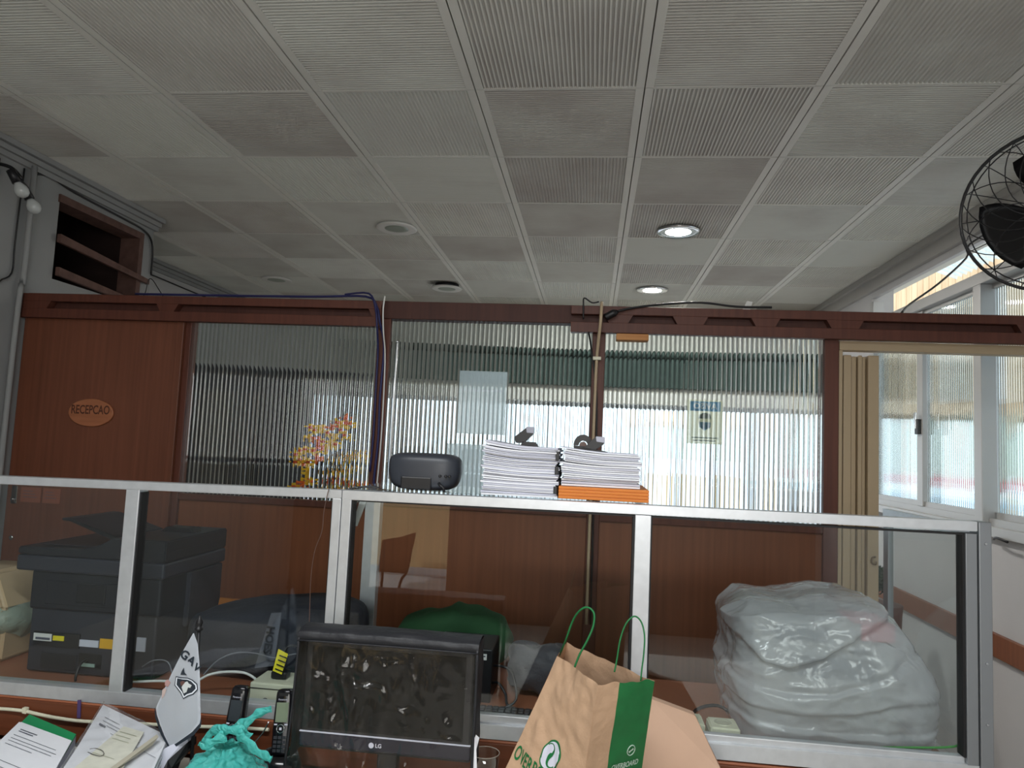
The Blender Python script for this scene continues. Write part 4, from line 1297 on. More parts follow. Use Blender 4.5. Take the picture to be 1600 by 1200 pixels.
tw = empty('computer_tower', (-0.37, 2.33, ZC), 'small black computer tower behind the covered monitor', 'computer')
MB().box(-0.47, -0.283, 2.27, 2.45, ZC + 0.001, 0.962, 0.004).build('case', M_black, tw)
MB().box(-0.328, -0.300, 2.268, 2.272, 0.93, 0.948).build('asset_label', M_white, tw)
MB().box(-0.324, -0.304, 2.2675, 2.2685, 0.939, 0.943).build('label_text', M_ink, tw)
kb = empty('keyboard', (-0.28, 2.13, ZC), 'black keyboard on the counter behind the glass, right of the monitor', 'keyboard')
MB().box(-0.50, -0.07, 2.055, 2.20, ZC + 0.001, ZC + 0.02, 0.004).build('tray', M_black, kb)
kk = MB()
for r in range(6):
    x = -0.49
    while x < -0.09:
        wd = 0.019 if r != 0 or not (-0.38 < x < -0.26) else 0.10
        kk.box(x, min(x + wd - 0.003, -0.078), 2.065 + r * 0.021, 2.082 + r * 0.021, ZC + 0.019, ZC + 0.026, 0.002, 1)
        x += wd
kk.build('keys', mat('key_grey', srgb(44, 46, 52), 0.5), kb)
tag(lump((-0.45, 2.57, 0.90), 0.22, 0.085, 0.115, 0.8, 0.03, 7, 5, zmin=ZC + 0.001, squash=lambda p: Vector((p.x, p.y, p.z * (1.1 - 1.0 * abs(p.x)) + 0.02 * math.exp(-((p.x - 0.02) / .05) ** 2)))).build('green_cloth', M_greencloth), 'dark green cloth heap behind the covered monitor', 'cloth')
pile = empty('plastic_bag', (-0.18, 2.40, ZC), 'dark grey crumpled bag on the counter behind the paper bag', 'bag')
lump((-0.135, 2.42, ZC + 0.072), 0.115, 0.09, 0.075, 0.7, 0.028, 12, 9, zmin=ZC + 0.001).build('body', mat('dark_grey_bag', srgb(62, 64, 72), 0.6, bump=0.4), pile)
for k, (pts, lab) in enumerate((([(-0.283, 2.32, 0.90), (-0.25, 2.30, 0.905), (-0.22, 2.29, 0.89), (-0.2, 2.24, 0.83), (-0.24, 2.22, ZC + .006)], 'upper black lead looping out beside the computer tower'),
                                ([(-0.283, 2.31, 0.85), (-0.26, 2.28, 0.86), (-0.235, 2.26, 0.835), (-0.22, 2.23, ZC + .012), (-0.14, 2.22, ZC + .006), (-0.02, 2.24, ZC + .006)], 'lower black lead lying beside the computer tower'))):
    cable('computer_lead', pts, 0.004, M_black, lab)

for k, (x0, x1, y0, y1, hh, lab) in enumerate(((0.258, 0.338, 2.075, 2.165, 0.062, 'cream surface socket box, the one partly behind the cardboard'), (0.347, 0.431, 2.07, 2.16, 0.058, 'cream surface socket box beside the wrapped machine'))):
    s_ = empty('socket_box', ((x0 + x1) / 2, (y0 + y1) / 2, ZC), lab, 'socket')
    frustum((x0 + x1) / 2, (y0 + y1) / 2, ZC + 0.001, ZC + hh, (x1 - x0) / 2, (y1 - y0) / 2, (x1 - x0) / 2 - 0.003, (y1 - y0) / 2 - 0.004, 0.004).build('housing', M_cream, s_)
    MB().box(x0 + 0.001, x1 - 0.001, y0 - 0.0008, y1, ZC + hh * 0.62, ZC + hh * 0.64).build('seam', M_ink, s_)
    MB().lathe(((x0 + x1) / 2, (y0 + y1) / 2, ZC + hh), [(0.024, -0.001), (0.024, 0.002), (0.020, 0.002), (0.019, 0.0005)], seg=24).build('outlet_ring', mat('cream_dark', srgb(196, 194, 172), 0.5), s_)
cable('power_cable', [(0.30, 2.17, ZC + .015), (0.33, 2.22, ZC + 0.05), (0.40, 2.26, ZC + 0.055), (0.45, 2.24, ZC + 0.03), (0.47, 2.2, ZC + .01)], 0.005, M_black, 'thick black cable behind the socket boxes by the wrapped machine')
cable('green_wire', [at(1325, 1168, 2.06), at(1400, 1168, 2.06), at(1470, 1168, 2.06), at(1498, 1164, 2.07), at(1502, 1150, 2.12)], 0.003, mat('green_wire', srgb(70, 160, 70), 0.5), 'bright green wire lying along the bottom rail', 'wire')
for k in range(3):
    cable('black_cable', [(0.76 + 0.05 * k, 2.45 + 0.03 * k, ZC + .006), (0.86 + 0.03 * k, 2.25 + 0.04 * k, ZC + .008), (0.93 + 0.012 * k, 2.12 + 0.03 * k, ZC + .006), (0.955 + 0.006 * k, 2.055 + 0.012 * k, ZC + .006)], 0.0045, M_black,
          'black cable in the tangle at the right counter corner', 'cable')['group'] = 'tangled cables'

# machine under a milky plastic sheet
MX0, MX1, MY0, MY1 = 0.455, 0.90, 2.14, 2.56
mc = empty('wrapped_machine', (0.68, 2.35, ZC), 'pale grey office machine inside the milky plastic sheet', 'machine')
MB().box(MX0 + 0.03, MX1 - 0.02, MY0 + 0.03, MY1 - 0.03, ZC + 0.006, 0.985, 0.012).build('base_unit', mat('machine_grey', srgb(172, 170, 166), 0.5), mc)
MB().box(MX0 + 0.03, MX1 - 0.02, MY0 + 0.06, MY1 - 0.03, 0.985, 1.135, 0.012).build('upper_unit', MATS['machine_grey'], mc)
MB().box(MX0 + 0.16, MX0 + 0.36, MY0 + 0.024, MY0 + 0.07, 0.985, 1.035, 0.01).build('output_slot', M_black, mc)
MB().box(MX0 + 0.09, MX0 + 0.24, MY0 + 0.052, MY0 + 0.07, 1.075, 1.12, 0.006).build('display', M_black, mc)
MB().box(MX0 + 0.30, MX0 + 0.36, MY0 + 0.052, MY0 + 0.07, 1.05, 1.06, 0.002).build('vent', M_black, mc)
MB().box(MX1 - 0.14, MX1 - 0.03, MY0 + 0.05, MY0 + 0.20, 1.137, 1.141, 0.001).build('red_sheet', M_red, mc)
MB().box(MX1 - 0.12, MX1 - 0.03, MY0 + 0.046, MY0 + 0.052, 1.09, 1.137).build('red_sheet_flap', M_red, mc)
pc = empty('plastic_cover', (0.72, 2.35, ZC), 'crumpled milky plastic sheet wrapped over the machine on the counter', 'cover')


def topz(x):
    P = [(0.40, 1.13), (0.45, 1.155), (0.49, 1.18), (0.53, 1.178), (0.60, 1.170), (0.68, 1.188), (0.76, 1.198), (0.82, 1.192), (0.87, 1.16), (0.91, 1.10), (0.95, 1.03), (0.98, 0.98), (1.06, 0.95)]
    for (a, za), (b, zb) in zip(P, P[1:]):
        if x <= b:
            t = max(0, (x - a) / (b - a))
            return za + (zb - za) * t
    return P[-1][1]


def crest_line(pxs):
    return [at(x, y, 2.13) for (x, y) in pxs]


FLAPS = [(crest_line([(1120, 985), (1165, 1003), (1195, 1030), (1230, 1038), (1280, 1025), (1340, 990), (1400, 955), (1470, 930)]), 0.020),
         (crest_line([(1120, 1040), (1160, 1068), (1230, 1082), (1300, 1080), (1370, 1062), (1440, 1020), (1480, 1000)]), -0.014),
         (crest_line([(1120, 1085), (1170, 1100), (1250, 1112), (1330, 1112), (1400, 1098), (1480, 1090)]), 0.010),
         (crest_line([(1120, 1112), (1180, 1128), (1260, 1140), (1340, 1148), (1420, 1150), (1480, 1150)]), -0.010)]


def flaps(x, z):
    d = 0
    for pts, h in FLAPS:
        zc = pts[0].z if x < pts[0].x else pts[-1].z
        for a, b in zip(pts, pts[1:]):
            if a.x <= x <= b.x:
                zc = a.z + (b.z - a.z) * (x - a.x) / (b.x - a.x)
        t = min(1, max(0, (z - zc) / 0.012 + 0.5))
        fall = math.exp(-max(0, z - zc) / 0.05)
        d += h * t * t * (3 - 2 * t) * (0.35 + 0.65 * fall)
    return d


def cover(u, v):
    a = 2 * PI * u
    ca, sa = math.cos(a), math.sin(a)
    k = 1 / (abs(ca) ** 5 + abs(sa) ** 5) ** (1 / 5)
    if v < 0.62:
        t = v / 0.62
        s, h = 1.0 + 0.045 * math.sin(PI * t) - 0.03 * (1 - t), t * 0.88
    else:
        t = (v - 0.62) / 0.38
        s, h = math.cos(t * PI / 2) ** 0.75, 0.88 + 0.12 * math.sin(t * PI / 2) ** 0.8
    cx, cy = 0.695, 2.35
    hx = 0.262 if ca < 0 else 0.292
    p = Vector((cx + ca * k * s * hx, cy + sa * k * s * 0.245, 0))
    if ca > 0.3 and v < 0.4:
        p.x -= 0.05 * (0.4 - v) * ca / 0.4 * 0.6
    H = topz(p.x) - ZC
    z = ZC + 0.004 + H * h
    q = Vector((p.x, p.y, z))
    d = Vector((ca, sa, 0.6 if v > 0.55 else 0)).normalized()
    # long diagonal drapes plus small crumples
    s1 = math.sin((q.x * 9 + q.z * 26 + 2.2 * nz(q, 4, 1)))
    s2 = nz(q, 11, 6)
    s3 = 1 - abs(nz((q.x * 0.6, q.y, q.z * 1.8), 14, 9)) * 2
    s4 = 1 - abs(nz((q.x, q.y, q.z), 34, 2)) * 2
    # sweeping hollows between pinched ridges
    w1 = (q.z - ZC) * 3.1 - (q.x - 0.45) * 1.15 + 0.5 * nz(q, 3.5, 12)
    ridge = 1 - abs(((w1 * 1.6) % 1.0) * 2 - 1)
    w2 = (q.x - 0.5) * 2.2 + (q.z - ZC) * 1.1 + 0.6 * nz(q, 5, 21)
    ridge2 = (1 - abs(((w2 * 2.3) % 1.0) * 2 - 1)) ** 2
    dsp = 0.003 * s1 + 0.008 * s2 + 0.004 * s3 + 0.002 * s4 + 0.010 * (ridge ** 3 - 0.25) + 0.007 * (ridge2 - 0.3)
    if sa < 0.2:
        dsp += flaps(q.x, q.z) * min(1, (0.2 - sa) * 2.5)
    q += d * dsp
    q.z = max(q.z, ZC + 0.002)
    return q


cm = MB()
cm.grid(220, 130, cover, wrap=True)
cm.build('sheet', M_milky, pc, fix=False)

# ------------------------------------------------------------------ the near desk
ZD = 0.71
dk = empty('desk', (-0.4, 1.3, 0), 'pale desk in front of the counter, mostly below view', 'desk')
MB().box(-2.2, 0.8, 0.75, 1.93, ZD - 0.028, ZD, 0.003).build('top', M_desk, dk)
for x in (-2.18, 0.755):
    MB().box(x, x + 0.025, 0.8, 1.88, 0, ZD - 0.028).build('side_panel', M_desk, dk)
MB().box(-2.155, 0.755, 1.80, 1.82, 0.3, ZD - 0.028).build('modesty_panel', M_desk, dk)
cable('cream_cable', [at(-30, 1106, 1.985), at(10, 1108, 1.985), at(38, 1111, 1.982), at(60, 1116, 1.98), at(90, 1122, 1.98), at(130, 1127, 1.98), at(200, 1130, 1.98), at(300, 1135, 1.98), at(345, 1136, 1.98), at(420, 1140, 1.98)], 0.005, M_cream, 'cream cable stapled along the counter front behind the papers')
tag(MB().prism([at(34, 1106, 1.976), at(41, 1107, 1.976), at(40, 1116, 1.976), at(34, 1115, 1.976)], (0, 0.012, 0), 0.001).build('cable_clip', M_cream), 'cream clip holding the cable above the green folder', 'clip')
tag(MB().prism([at(121, 1094, 1.986), at(126, 1094, 1.986), at(125, 1122, 1.986), at(120, 1122, 1.986)], (0, 0.003, 0)).build('purple_ribbon', mat('purple_ribbon', srgb(80, 62, 110), 0.7)), 'short purple ribbon hanging on the counter front', 'ribbon')

# monitor under its dust cover
mo = empty('monitor', (-0.475, 1.79, ZD), 'flat monitor under a black-topped clear dust cover', 'monitor')
MXa, MXb, MYa = -0.688, -0.262, 1.765
MB().box(MXa, MXb, MYa, MYa + 0.035, 0.835, 1.100, 0.006).build('housing', M_black, mo)
MB().box(MXa + 0.02, MXb - 0.02, MYa - 0.002, MYa + 0.002, 0.885, 1.082).build('screen', mat('screen_black', srgb(12, 12, 14), 0.35, spec=0.2), mo)
bz = MB().box(MXa, MXb, MYa - 0.004, MYa + 0.004, 0.842, 0.876, 0.003).build('lower_bezel', mat('bezel_navy', srgb(28, 28, 42), 0.25), mo)
MB().box(MXa, MXb, MYa - 0.0045, MYa + 0.001, 0.876, 0.878).build('bezel_edge', M_paper2, mo)
MB().lathe((-0.505, MYa - 0.004, 0.858), [(0.0065, 0), (0.0065, 0.001)], axis=(0, -1, 0), seg=24).build('round_logo', M_paper2, bz)
text('LG', 'lettering', 0.013, (-0.487, MYa - 0.0045, 0.858), (1, 0, 0), (0, 0, 1), M_paper2, bz, bold=0.0003)
MB().box(-0.50, -0.45, 1.80, 1.83, ZD + 0.012, 0.86, 0.004).build('stand_neck', M_black, mo)
MB().lathe((-0.475, 1.80, ZD), [(0.12, 0.001), (0.118, 0.010), (0.05, 0.014)], seg=40, sy=0.8).build('stand_foot', M_black, mo)
dc = empty('dust_cover', (-0.475, 1.78, 0.8), 'wrinkled clear dust cover with black fabric top over the monitor', 'cover')
ca_, cb_ = MXa - 0.012, MXb + 0.012
yf_ = MYa - 0.022


def capf(u, v):
    x = ca_ + (cb_ - ca_) * u
    prof = [(-0.001, 1.098), (-0.004, 1.108), (0.0, 1.118), (0.012, 1.1245), (0.06, 1.1265), (0.08, 1.12), (0.083, 1.09)]
    t = v * (len(prof) - 1)
    i = min(int(t), len(prof) - 2)
    f = t - i
    dy = prof[i][0] * (1 - f) + prof[i + 1][0] * f
    zz = prof[i][1] * (1 - f) + prof[i + 1][1] * f
    q = Vector((x, yf_ + dy, zz + 0.003 * math.sin(u * 3.0)))
    return q + Vector((0, -0.003, 0.003)) * nz(q, 25, 3)


cp = MB()
cp.grid(48, 18, capf)
M_covfab = mat('black_cover_fabric', srgb(30, 31, 36), 0.55, bump=0.2, bscale=60)
cp.build('fabric_top', M_covfab, dc, fix=False)
for s_, x in ((0, ca_), (1, cb_)):
    mb = MB()
    mb.grid(10, 30, lambda u, v: Vector((x + 0.004 * nz((u * .1, x, v * .3), 20, s_), yf_ + 0.083 * u, 1.12 - 0.30 * v)))
    mb.build('side_gusset', M_covfab, dc, fix=False)
MB().tube([(cb_ - 0.003, yf_ - 0.001, 1.11), (cb_ - 0.002, yf_ - 0.002, 0.95), (cb_ - 0.004, yf_ - 0.001, 0.79)], 0.004, seg=6).build('piping', M_covfab, dc)
MB().tube([(ca_ + 0.003, yf_ - 0.001, 1.105), (ca_ - 0.002, yf_ - 0.002, 0.95), (ca_ - 0.012, yf_ - 0.001, 0.80)], 0.003, seg=6).build('piping', M_covfab, dc)
MB().tube([(ca_, yf_ - 0.004, 1.099), (-0.475, yf_ - 0.004, 1.1), (cb_, yf_ - 0.004, 1.099)], 0.002, seg=6).build('piping', M_covfab, dc)


def front(u, v):
    x = ca_ + (cb_ - ca_) * u
    z = 1.10 - 0.315 * v
    e = min(1, 5 * u, 5 * (1 - u)) * min(1, 4 * v)
    w1 = 1 - abs(nz((x * 1.0 + z * 0.28, z * 0.35, 0), 17, 4)) * 2.2
    w2 = 1 - abs(nz((x * 1.2 - z * 0.15, z * 0.5, 1), 30, 7)) * 2.0
    g = math.exp(-(((x + 0.575) + (1.02 - z) * -0.24) / 0.014) ** 2) * math.sin(PI * min(1, max(0, (1.1 - z) / 0.2)))
    g2 = math.exp(-((x + 0.66 - 0.012 * math.sin(z * 70)) / 0.012) ** 2)
    msk = max(0, nz((x, z * 0.5, 5), 13, 31) + 0.05)
    w3 = math.sin(z * 75 + x * 30 + 5 * nz((x, z, 2), 16, 14)) * msk
    return Vector((x - 0.008 * v * (1 - u), yf_ - e * (0.010 * w3 + 0.006 * w1 + 0.004 * w2 + 0.016 * g + 0.010 * g2), z))


ff = MB()
ff.grid(150, 90, front)
ff.build('clear_front', M_clearfilm, dc, fix=False)

# flag on its stand
fg = empty('table_flag', (-0.96, 1.75, ZD), 'small white club pennant with a shield crest on a black stand', 'flag')
p0 = at(298, 1215, 1.75)
p0.z = ZD + 0.01
fx = p0.x
MB().lathe((fx, 1.75, ZD), [(0.032, 0.0005), (0.032, 0.012), (0.018, 0.02), (0.006, 0.03)], seg=32).build('base', M_blackgloss, fg)
MB().tube([(fx, 1.75, ZD + 0.02), tuple(at(311, 985, 1.75))], 0.0045, seg=10, smooth=0).build('pole', M_black, fg)
tp_ = at(311, 978, 1.75)
MB().lathe(tp_, [(0.006, -0.012), (0.010, -0.010), (0.010, -0.004), (0.006, -0.002), (0.008, 0.004), (0.009, 0.010), (0.005, 0.018), (0.002, 0.024), (0.0005, 0.027)], seg=20).build('finial', M_black, fg)
FYp = 1.735


def fcurve(px, py):
    p = at(px, py, FYp)
    p.y += -0.012 * math.sin((px - 245) / 70 * PI) - 0.004
    return p


outl_l = [(305, 988), (292, 1013), (277, 1043), (261, 1075), (247, 1101), (245, 1106), (247, 1116), (258, 1140), (271, 1163)]
outl_r = [(306, 988), (311, 1005), (313, 1030), (314, 1060), (314.5, 1095), (315, 1120), (314, 1129), (304, 1141), (273, 1163)]


def flagf(u, v, off=0.0, L=outl_l, Rr=outl_r):
    t = v * 8
    i = min(int(t), 7)
    f = t - i
    a = (L[i][0] * (1 - f) + L[i + 1][0] * f, L[i][1] * (1 - f) + L[i + 1][1] * f)
    b = (Rr[i][0] * (1 - f) + Rr[i + 1][0] * f, Rr[i][1] * (1 - f) + Rr[i + 1][1] * f)
    q = fcurve(a[0] * (1 - u) + b[0] * u, a[1] * (1 - u) + b[1] * u)
    q.y += off
    return q


fm = MB()
fm.grid(14, 48, flagf)
bmesh.ops.solidify(fm.bm, geom=fm.bm.faces[:], thickness=0.0008)
cloth = fm.build('pennant', M_flag, fg, smooth=True)
bl_ = [(244, 1104), (247, 1116), (258, 1140), (272, 1164), (304, 1141.5), (314, 1129.5), (315.5, 1122), (316, 1131), (306, 1146), (272, 1169), (256, 1146), (245, 1122), (243, 1110)]
bm_ = MB()
ib = [(244, 1104), (247, 1116), (258, 1140), (272, 1163.5), (293, 1149), (304, 1141), (314, 1129), (315.5, 1122)]
obd = [(243, 1108), (244.5, 1121), (255, 1145), (271.5, 1168.5), (294, 1154), (306, 1146.5), (315.5, 1134), (316.5, 1124)]
for k in range(len(ib) - 1):
    bm_.poly([fcurve(*ib[k]) + Vector((0, -.0012, 0)), fcurve(*obd[k]) + Vector((0, -.0012, 0)), fcurve(*obd[k + 1]) + Vector((0, -.0012, 0)), fcurve(*ib[k + 1]) + Vector((0, -.0012, 0))])
bm_.build('dark_border', mat('flag_navy', srgb(24, 36, 48), 0.6), cloth, fix=False)
M_fnavy = MATS['flag_navy']
for ch, px, py, s_ in (('G', 294, 1021, 0.030), ('A', 303, 1030.5, 0.029), ('V', 310.5, 1042, 0.024)):
    d = at(311, 1041, FYp) - at(294, 1021, FYp)
    o_ = fcurve(px, py) + Vector((0, -.0016, 0))
    d2 = Vector((1, 0, -0.62))
    text(ch, 'letter', s_, o_, d2, (0.62, 0, 1), M_fnavy, cloth, bold=0.0010)


def flagpoly(pts, name, m, lift):
    mb = MB()
    c = [fcurve(*p) + Vector((0, -lift, 0)) for p in pts]
    mid = sum(c, Vector()) / len(c)
    mv = mb.bm.verts.new(mid)
    vs = [mb.bm.verts.new(p) for p in c]
    for i in range(len(vs)):
        mb.bm.faces.new((mv, vs[i], vs[(i + 1) % len(vs)]))
    return mb.build(name, m, cloth, fix=False)


flagpoly([(281, 1053), (289, 1055), (298, 1056), (305, 1060), (311, 1067), (312, 1076), (306, 1083), (299, 1085), (292, 1089), (288, 1079), (279, 1067)], 'shield_edge', M_fnavy, 0.0018)
flagpoly([(282, 1054.5), (289, 1056.5), (298, 1057.5), (304, 1061), (310, 1068), (310.8, 1075), (305, 1081.5), (298, 1083.5), (292.5, 1087), (289, 1078), (280.5, 1066.5)], 'shield_rim', M_flag, 0.0022)
flagpoly([(283.5, 1056), (291, 1058), (298, 1059), (303, 1062), (308.5, 1069), (309, 1074), (304, 1079.5), (297, 1081.5), (293.5, 1084.5), (290.5, 1077), (282.5, 1066)], 'shield_field', M_fnavy, 0.0026)
flagpoly([(294, 1063), (298, 1061.5), (300, 1065), (304, 1068), (302, 1072), (299, 1071), (297, 1078), (293, 1080), (290, 1070)], 'crest_figure', mat('crest_grey', srgb(200, 205, 205), 0.7), 0.003)
flagpoly([(288, 1062), (292, 1060), (295, 1063), (291, 1068), (289, 1067)], 'crest_mane', mat('crest_brown', srgb(96, 66, 60), 0.7), 0.0032)
flagpoly([(290, 1045), (293, 1040), (294, 1048), (297, 1052), (288, 1051)], 'crest_top', M_fnavy, 0.0018)
flagpoly([(263, 1062), (268, 1058), (273, 1063), (268, 1070), (263, 1068)], 'round_badge', mat('badge_red', srgb(176, 140, 136), 0.7), 0.0018)
flagpoly([(258, 1076), (262, 1072), (266, 1074), (262, 1084), (257, 1090)], 'badge_ribbon', mat('badge_tan', srgb(196, 176, 170), 0.7), 0.0018)

# cordless phones


def phone(name, top, bot, Y0, tilt, label, lcdm, base_c=None):
    t3, b3 = at(top[0], top[1], Y0 + tilt), at(bot[0], bot[1], Y0)
    e = empty(name, (b3.x, b3.y, ZD), label, 'phone', 'cordless phones')
    ax = (t3 - b3)
    Ln = ax.length
    ax.normalize()
    rt = Vector((1, 0, -0.0))
    rt = (rt - ax * rt.dot(ax)).normalized()
    nf = ax.cross(rt).normalized()
    if nf.y > 0:
        nf = -nf
    M = Matrix((rt, ax, -nf)).transposed().to_4x4()
    M.translation = b3
    W = 0.046

    def P(x, l, d):
        return M @ Vector((x, l, -d))
    mb = MB()
    prof = []
    for k in range(25):
        t = k / 24
        hw = W / 2 * (0.90 + 0.10 * math.sin(PI * t)) * (1 if t < 0.93 else math.sqrt(max(0, 1 - ((t - 0.93) / 0.075) ** 2)) * 0.4 + 0.6)
        prof.append((t * Ln, hw))
    rows = []
    for (l, hw) in prof:
        rows.append([mb.bm.verts.new(P(x * hw, l, d)) for (x, d) in ((-1, -0.018), (-1, 0.002), (-0.8, 0.007), (0.8, 0.007), (1, 0.002), (1, -0.018), (0.7, -0.024), (-0.7, -0.024))])
    for A, B in zip(rows, rows[1:]):
        for k in range(8):
            mb.bm.faces.new((A[k], A[(k + 1) % 8], B[(k + 1) % 8], B[k])).smooth = True
    mb.bm.faces.new(rows[0][::-1])
    mb.bm.faces.new(rows[-1])
    mb.build('handset', M_blackgloss, e)

    def plate(x0, x1, l0, l1, d, nm, m_):
        b = MB()
        b.prism([P(x0, l0, d), P(x1, l0, d), P(x1, l1, d), P(x0, l1, d)], (P(0, 0, 0.0015) - P(0, 0, 0)), 0.0)
        return b.build(nm, m_, e)
    plate(-0.016, 0.016, Ln * 0.50, Ln * 0.80, 0.0066, 'display', lcdm)
    plate(-0.012, 0.012, Ln * 0.90, Ln * 0.945, 0.0066, 'earpiece', M_black)
    text('Panasonic', 'maker_name', 0.0062, P(0, Ln * 0.845, 0.0085), rt, ax, M_paper2, e)
    b = MB()
    b.tube([P(0.010 * math.cos(a), Ln * 0.40 + 0.010 * math.sin(a), 0.008) for a in [2 * PI * k / 24 for k in range(24)]], 0.0013, seg=6, smooth=0, closed=True)
    b.build('navigation_ring', M_chrome, e)
    plate(-0.003, 0.003, Ln * 0.40 - 0.003, Ln * 0.40 + 0.003, 0.0068, 'centre_button', M_paper2)
    for r in range(4):
        for c in range(3):
            plate(-0.016 + c * 0.0115, -0.007 + c * 0.0115, Ln * (0.05 + 0.065 * r), Ln * (0.095 + 0.065 * r), 0.0068, 'key', MATS['key_grey'])
    for sx in (-1, 1):
        plate(0.012 * sx - 0.004 + 0.002 * sx, 0.012 * sx + 0.004 + 0.002 * sx, Ln * 0.455, Ln * 0.475, 0.0068, 'soft_key', M_paper2)
    # charging base
    bc = b3 + Vector((0, 0.01, 0))
    bb = MB()
    bb.lathe((bc.x, bc.y, ZD), [(0.058, 0.0005), (0.060, 0.014), (0.054, (b3.z - ZD) * 0.7), (0.042, (b3.z - ZD) + 0.006), (0.036, (b3.z - ZD) + 0.004), (0.036, (b3.z - ZD) * 0.6)], seg=36, sy=0.85)
    bo = bb.build('charging_base', M_blackgloss, e)
    b = MB()
    b.tube([Vector((bc.x + 0.060 * math.cos(a), bc.y + 0.052 * math.sin(a), ZD + 0.012)) for a in [2 * PI * k / 32 for k in range(32)]], 0.003, seg=6, smooth=0, closed=True)
    b.build('silver_band', M_chrome, bo)
    return e


phone('cordless_phone', (376, 1072), (357, 1182), 1.875, 0.035, 'black cordless phone with dark display, behind the teal bag', M_lcd2)
phone('cordless_phone', (446, 1077), (436, 1180), 1.84, 0.035, 'black cordless phone with pale display, touching the monitor cover', M_lcd)
cable('antenna_wire', [at(420, 1128, 1.86), at(410, 1146, 1.86), at(398, 1160, 1.86), at(392, 1172, 1.86)], 0.0018, M_chrome, 'short silvery wire between the teal bag and the right phone', 'wire')

# teal plastic bag tied with a knot
tb = empty('teal_bag', (-0.83, 1.66, ZD), 'crumpled teal plastic bag tied with a knot beside the phones', 'bag')


def tealf(u, v):
    a = 2 * PI * u
    prof = [(0.02, 0.0), (0.095, 0.0), (0.110, 0.035), (0.106, 0.075), (0.088, 0.112), (0.058, 0.135), (0.032, 0.152), (0.018, 0.162)]
    t = v * (len(prof) - 1)
    i = min(int(t), len(prof) - 2)
    f = t - i
    r = prof[i][0] * (1 - f) + prof[i + 1][0] * f
    z = prof[i][1] * (1 - f) + prof[i + 1][1] * f
    c = at(362, 1195, 1.66)
    p = Vector((c.x + r * math.cos(a) * 0.92 - 0.02 * (z / 0.15), c.y + r * math.sin(a) * 0.8, ZD + 0.002 + z * 0.95))
    fold = 0.007 * math.sin(a * 9 + 2 * nz(p, 10)) * (0.3 + v) * (1 - 0.6 * v)
    d = 0.014 * nz(p, 16, 2) + 0.010 * (1 - 2 * abs(nz(p, 26, 5))) + 0.005 * (1 - 2 * abs(nz(p, 60, 7))) + fold
    return p + Vector((math.cos(a), math.sin(a), 0.3 * v)) * d * min(1, v * 5)


tm_ = MB()
tm_.grid(110, 54, tealf, wrap=True)
tm_.build('bag_body', M_teal, tb, fix=False)


def strapf(pts, w0, w1, name):
    P = [Vector(p) for p in pts]
    n = 40

    def cr(t):
        t *= len(P) - 1
        i = min(int(t), len(P) - 2)
        f = t - i
        a, b, c, d = P[max(i - 1, 0)], P[i], P[i + 1], P[min(i + 2, len(P) - 1)]
        return 0.5 * ((2 * b) + (c - a) * f + (2 * a - 5 * b + 4 * c - d) * f * f + (3 * b - a - 3 * c + d) * f ** 3)
    mb = MB()

    def g(u, v):
        c = cr(u)
        t = (cr(min(1, u + .02)) - cr(max(0, u - .02))).normalized()
        s = t.cross(Vector((0, 1, 0.2))).normalized()
        n_ = s.cross(t)
        a = 2 * PI * v
        w = (w0 + (w1 - w0) * u) * (1 + 0.25 * math.sin(u * 19))
        q = c + s * math.cos(a) * w + n_ * math.sin(a) * w * 0.45
        return q + (s * math.cos(a) + n_ * math.sin(a)) * 0.004 * nz(q, 60, 3)
    mb.grid(n, 14, g)
    return mb.build(name, M_teal, tb, fix=False)


strapf([at(335, 1146, 1.66), at(352, 1140, 1.65), at(372, 1136, 1.64), at(386, 1128, 1.645), at(400, 1117, 1.65), at(412, 1111, 1.65), at(424, 1109, 1.65)], 0.013, 0.0085, 'tied_handle')
strapf([at(322, 1170, 1.66), at(326, 1150, 1.65), at(340, 1140, 1.64), at(360, 1140, 1.63), at(378, 1143, 1.635), at(390, 1152, 1.64)], 0.010, 0.013, 'tied_handle')
strapf([at(372, 1146, 1.63), at(385, 1158, 1.62), at(400, 1172, 1.615), at(416, 1182, 1.61), at(424, 1186, 1.61)], 0.012, 0.010, 'loose_corner')
strapf([at(352, 1150, 1.63), at(330, 1160, 1.62), at(318, 1166, 1.62), at(311, 1162, 1.62)], 0.012, 0.006, 'loose_corner')

# papers at the left
ZP = 0.82


def pad(name, quad, z0, z1, m, label, cat, layers=10, jit=0.003, seed=1):
    rnd = random.Random(seed)
    c = sum((Vector(q) for q in quad), Vector()) / 4
    e = empty(name, (c.x, c.y, z0), label, cat)
    mb = MB()
    for k in range(layers):
        za = z0 + (z1 - z0) * k / layers
        zb = z0 + (z1 - z0) * (k + 0.8) / layers
        dx, dy = rnd.uniform(-jit, jit), rnd.uniform(-jit, jit)
        a = rnd.uniform(-jit, jit) * 3
        pts = []
        for q in quad:
            v = Vector((q[0], q[1], 0)) - Vector((c.x, c.y, 0))
            v = Matrix.Rotation(a, 3, 'Z') @ v
            pts.append(Vector((c.x + v.x + dx, c.y + v.y + dy, za)))
        mb.prism(pts, (0, 0, zb - za))
    mb.build('sheets', m, e)
    return e


def zq(pxs, Z):
    return [atz(x, y, Z) for (x, y) in pxs]


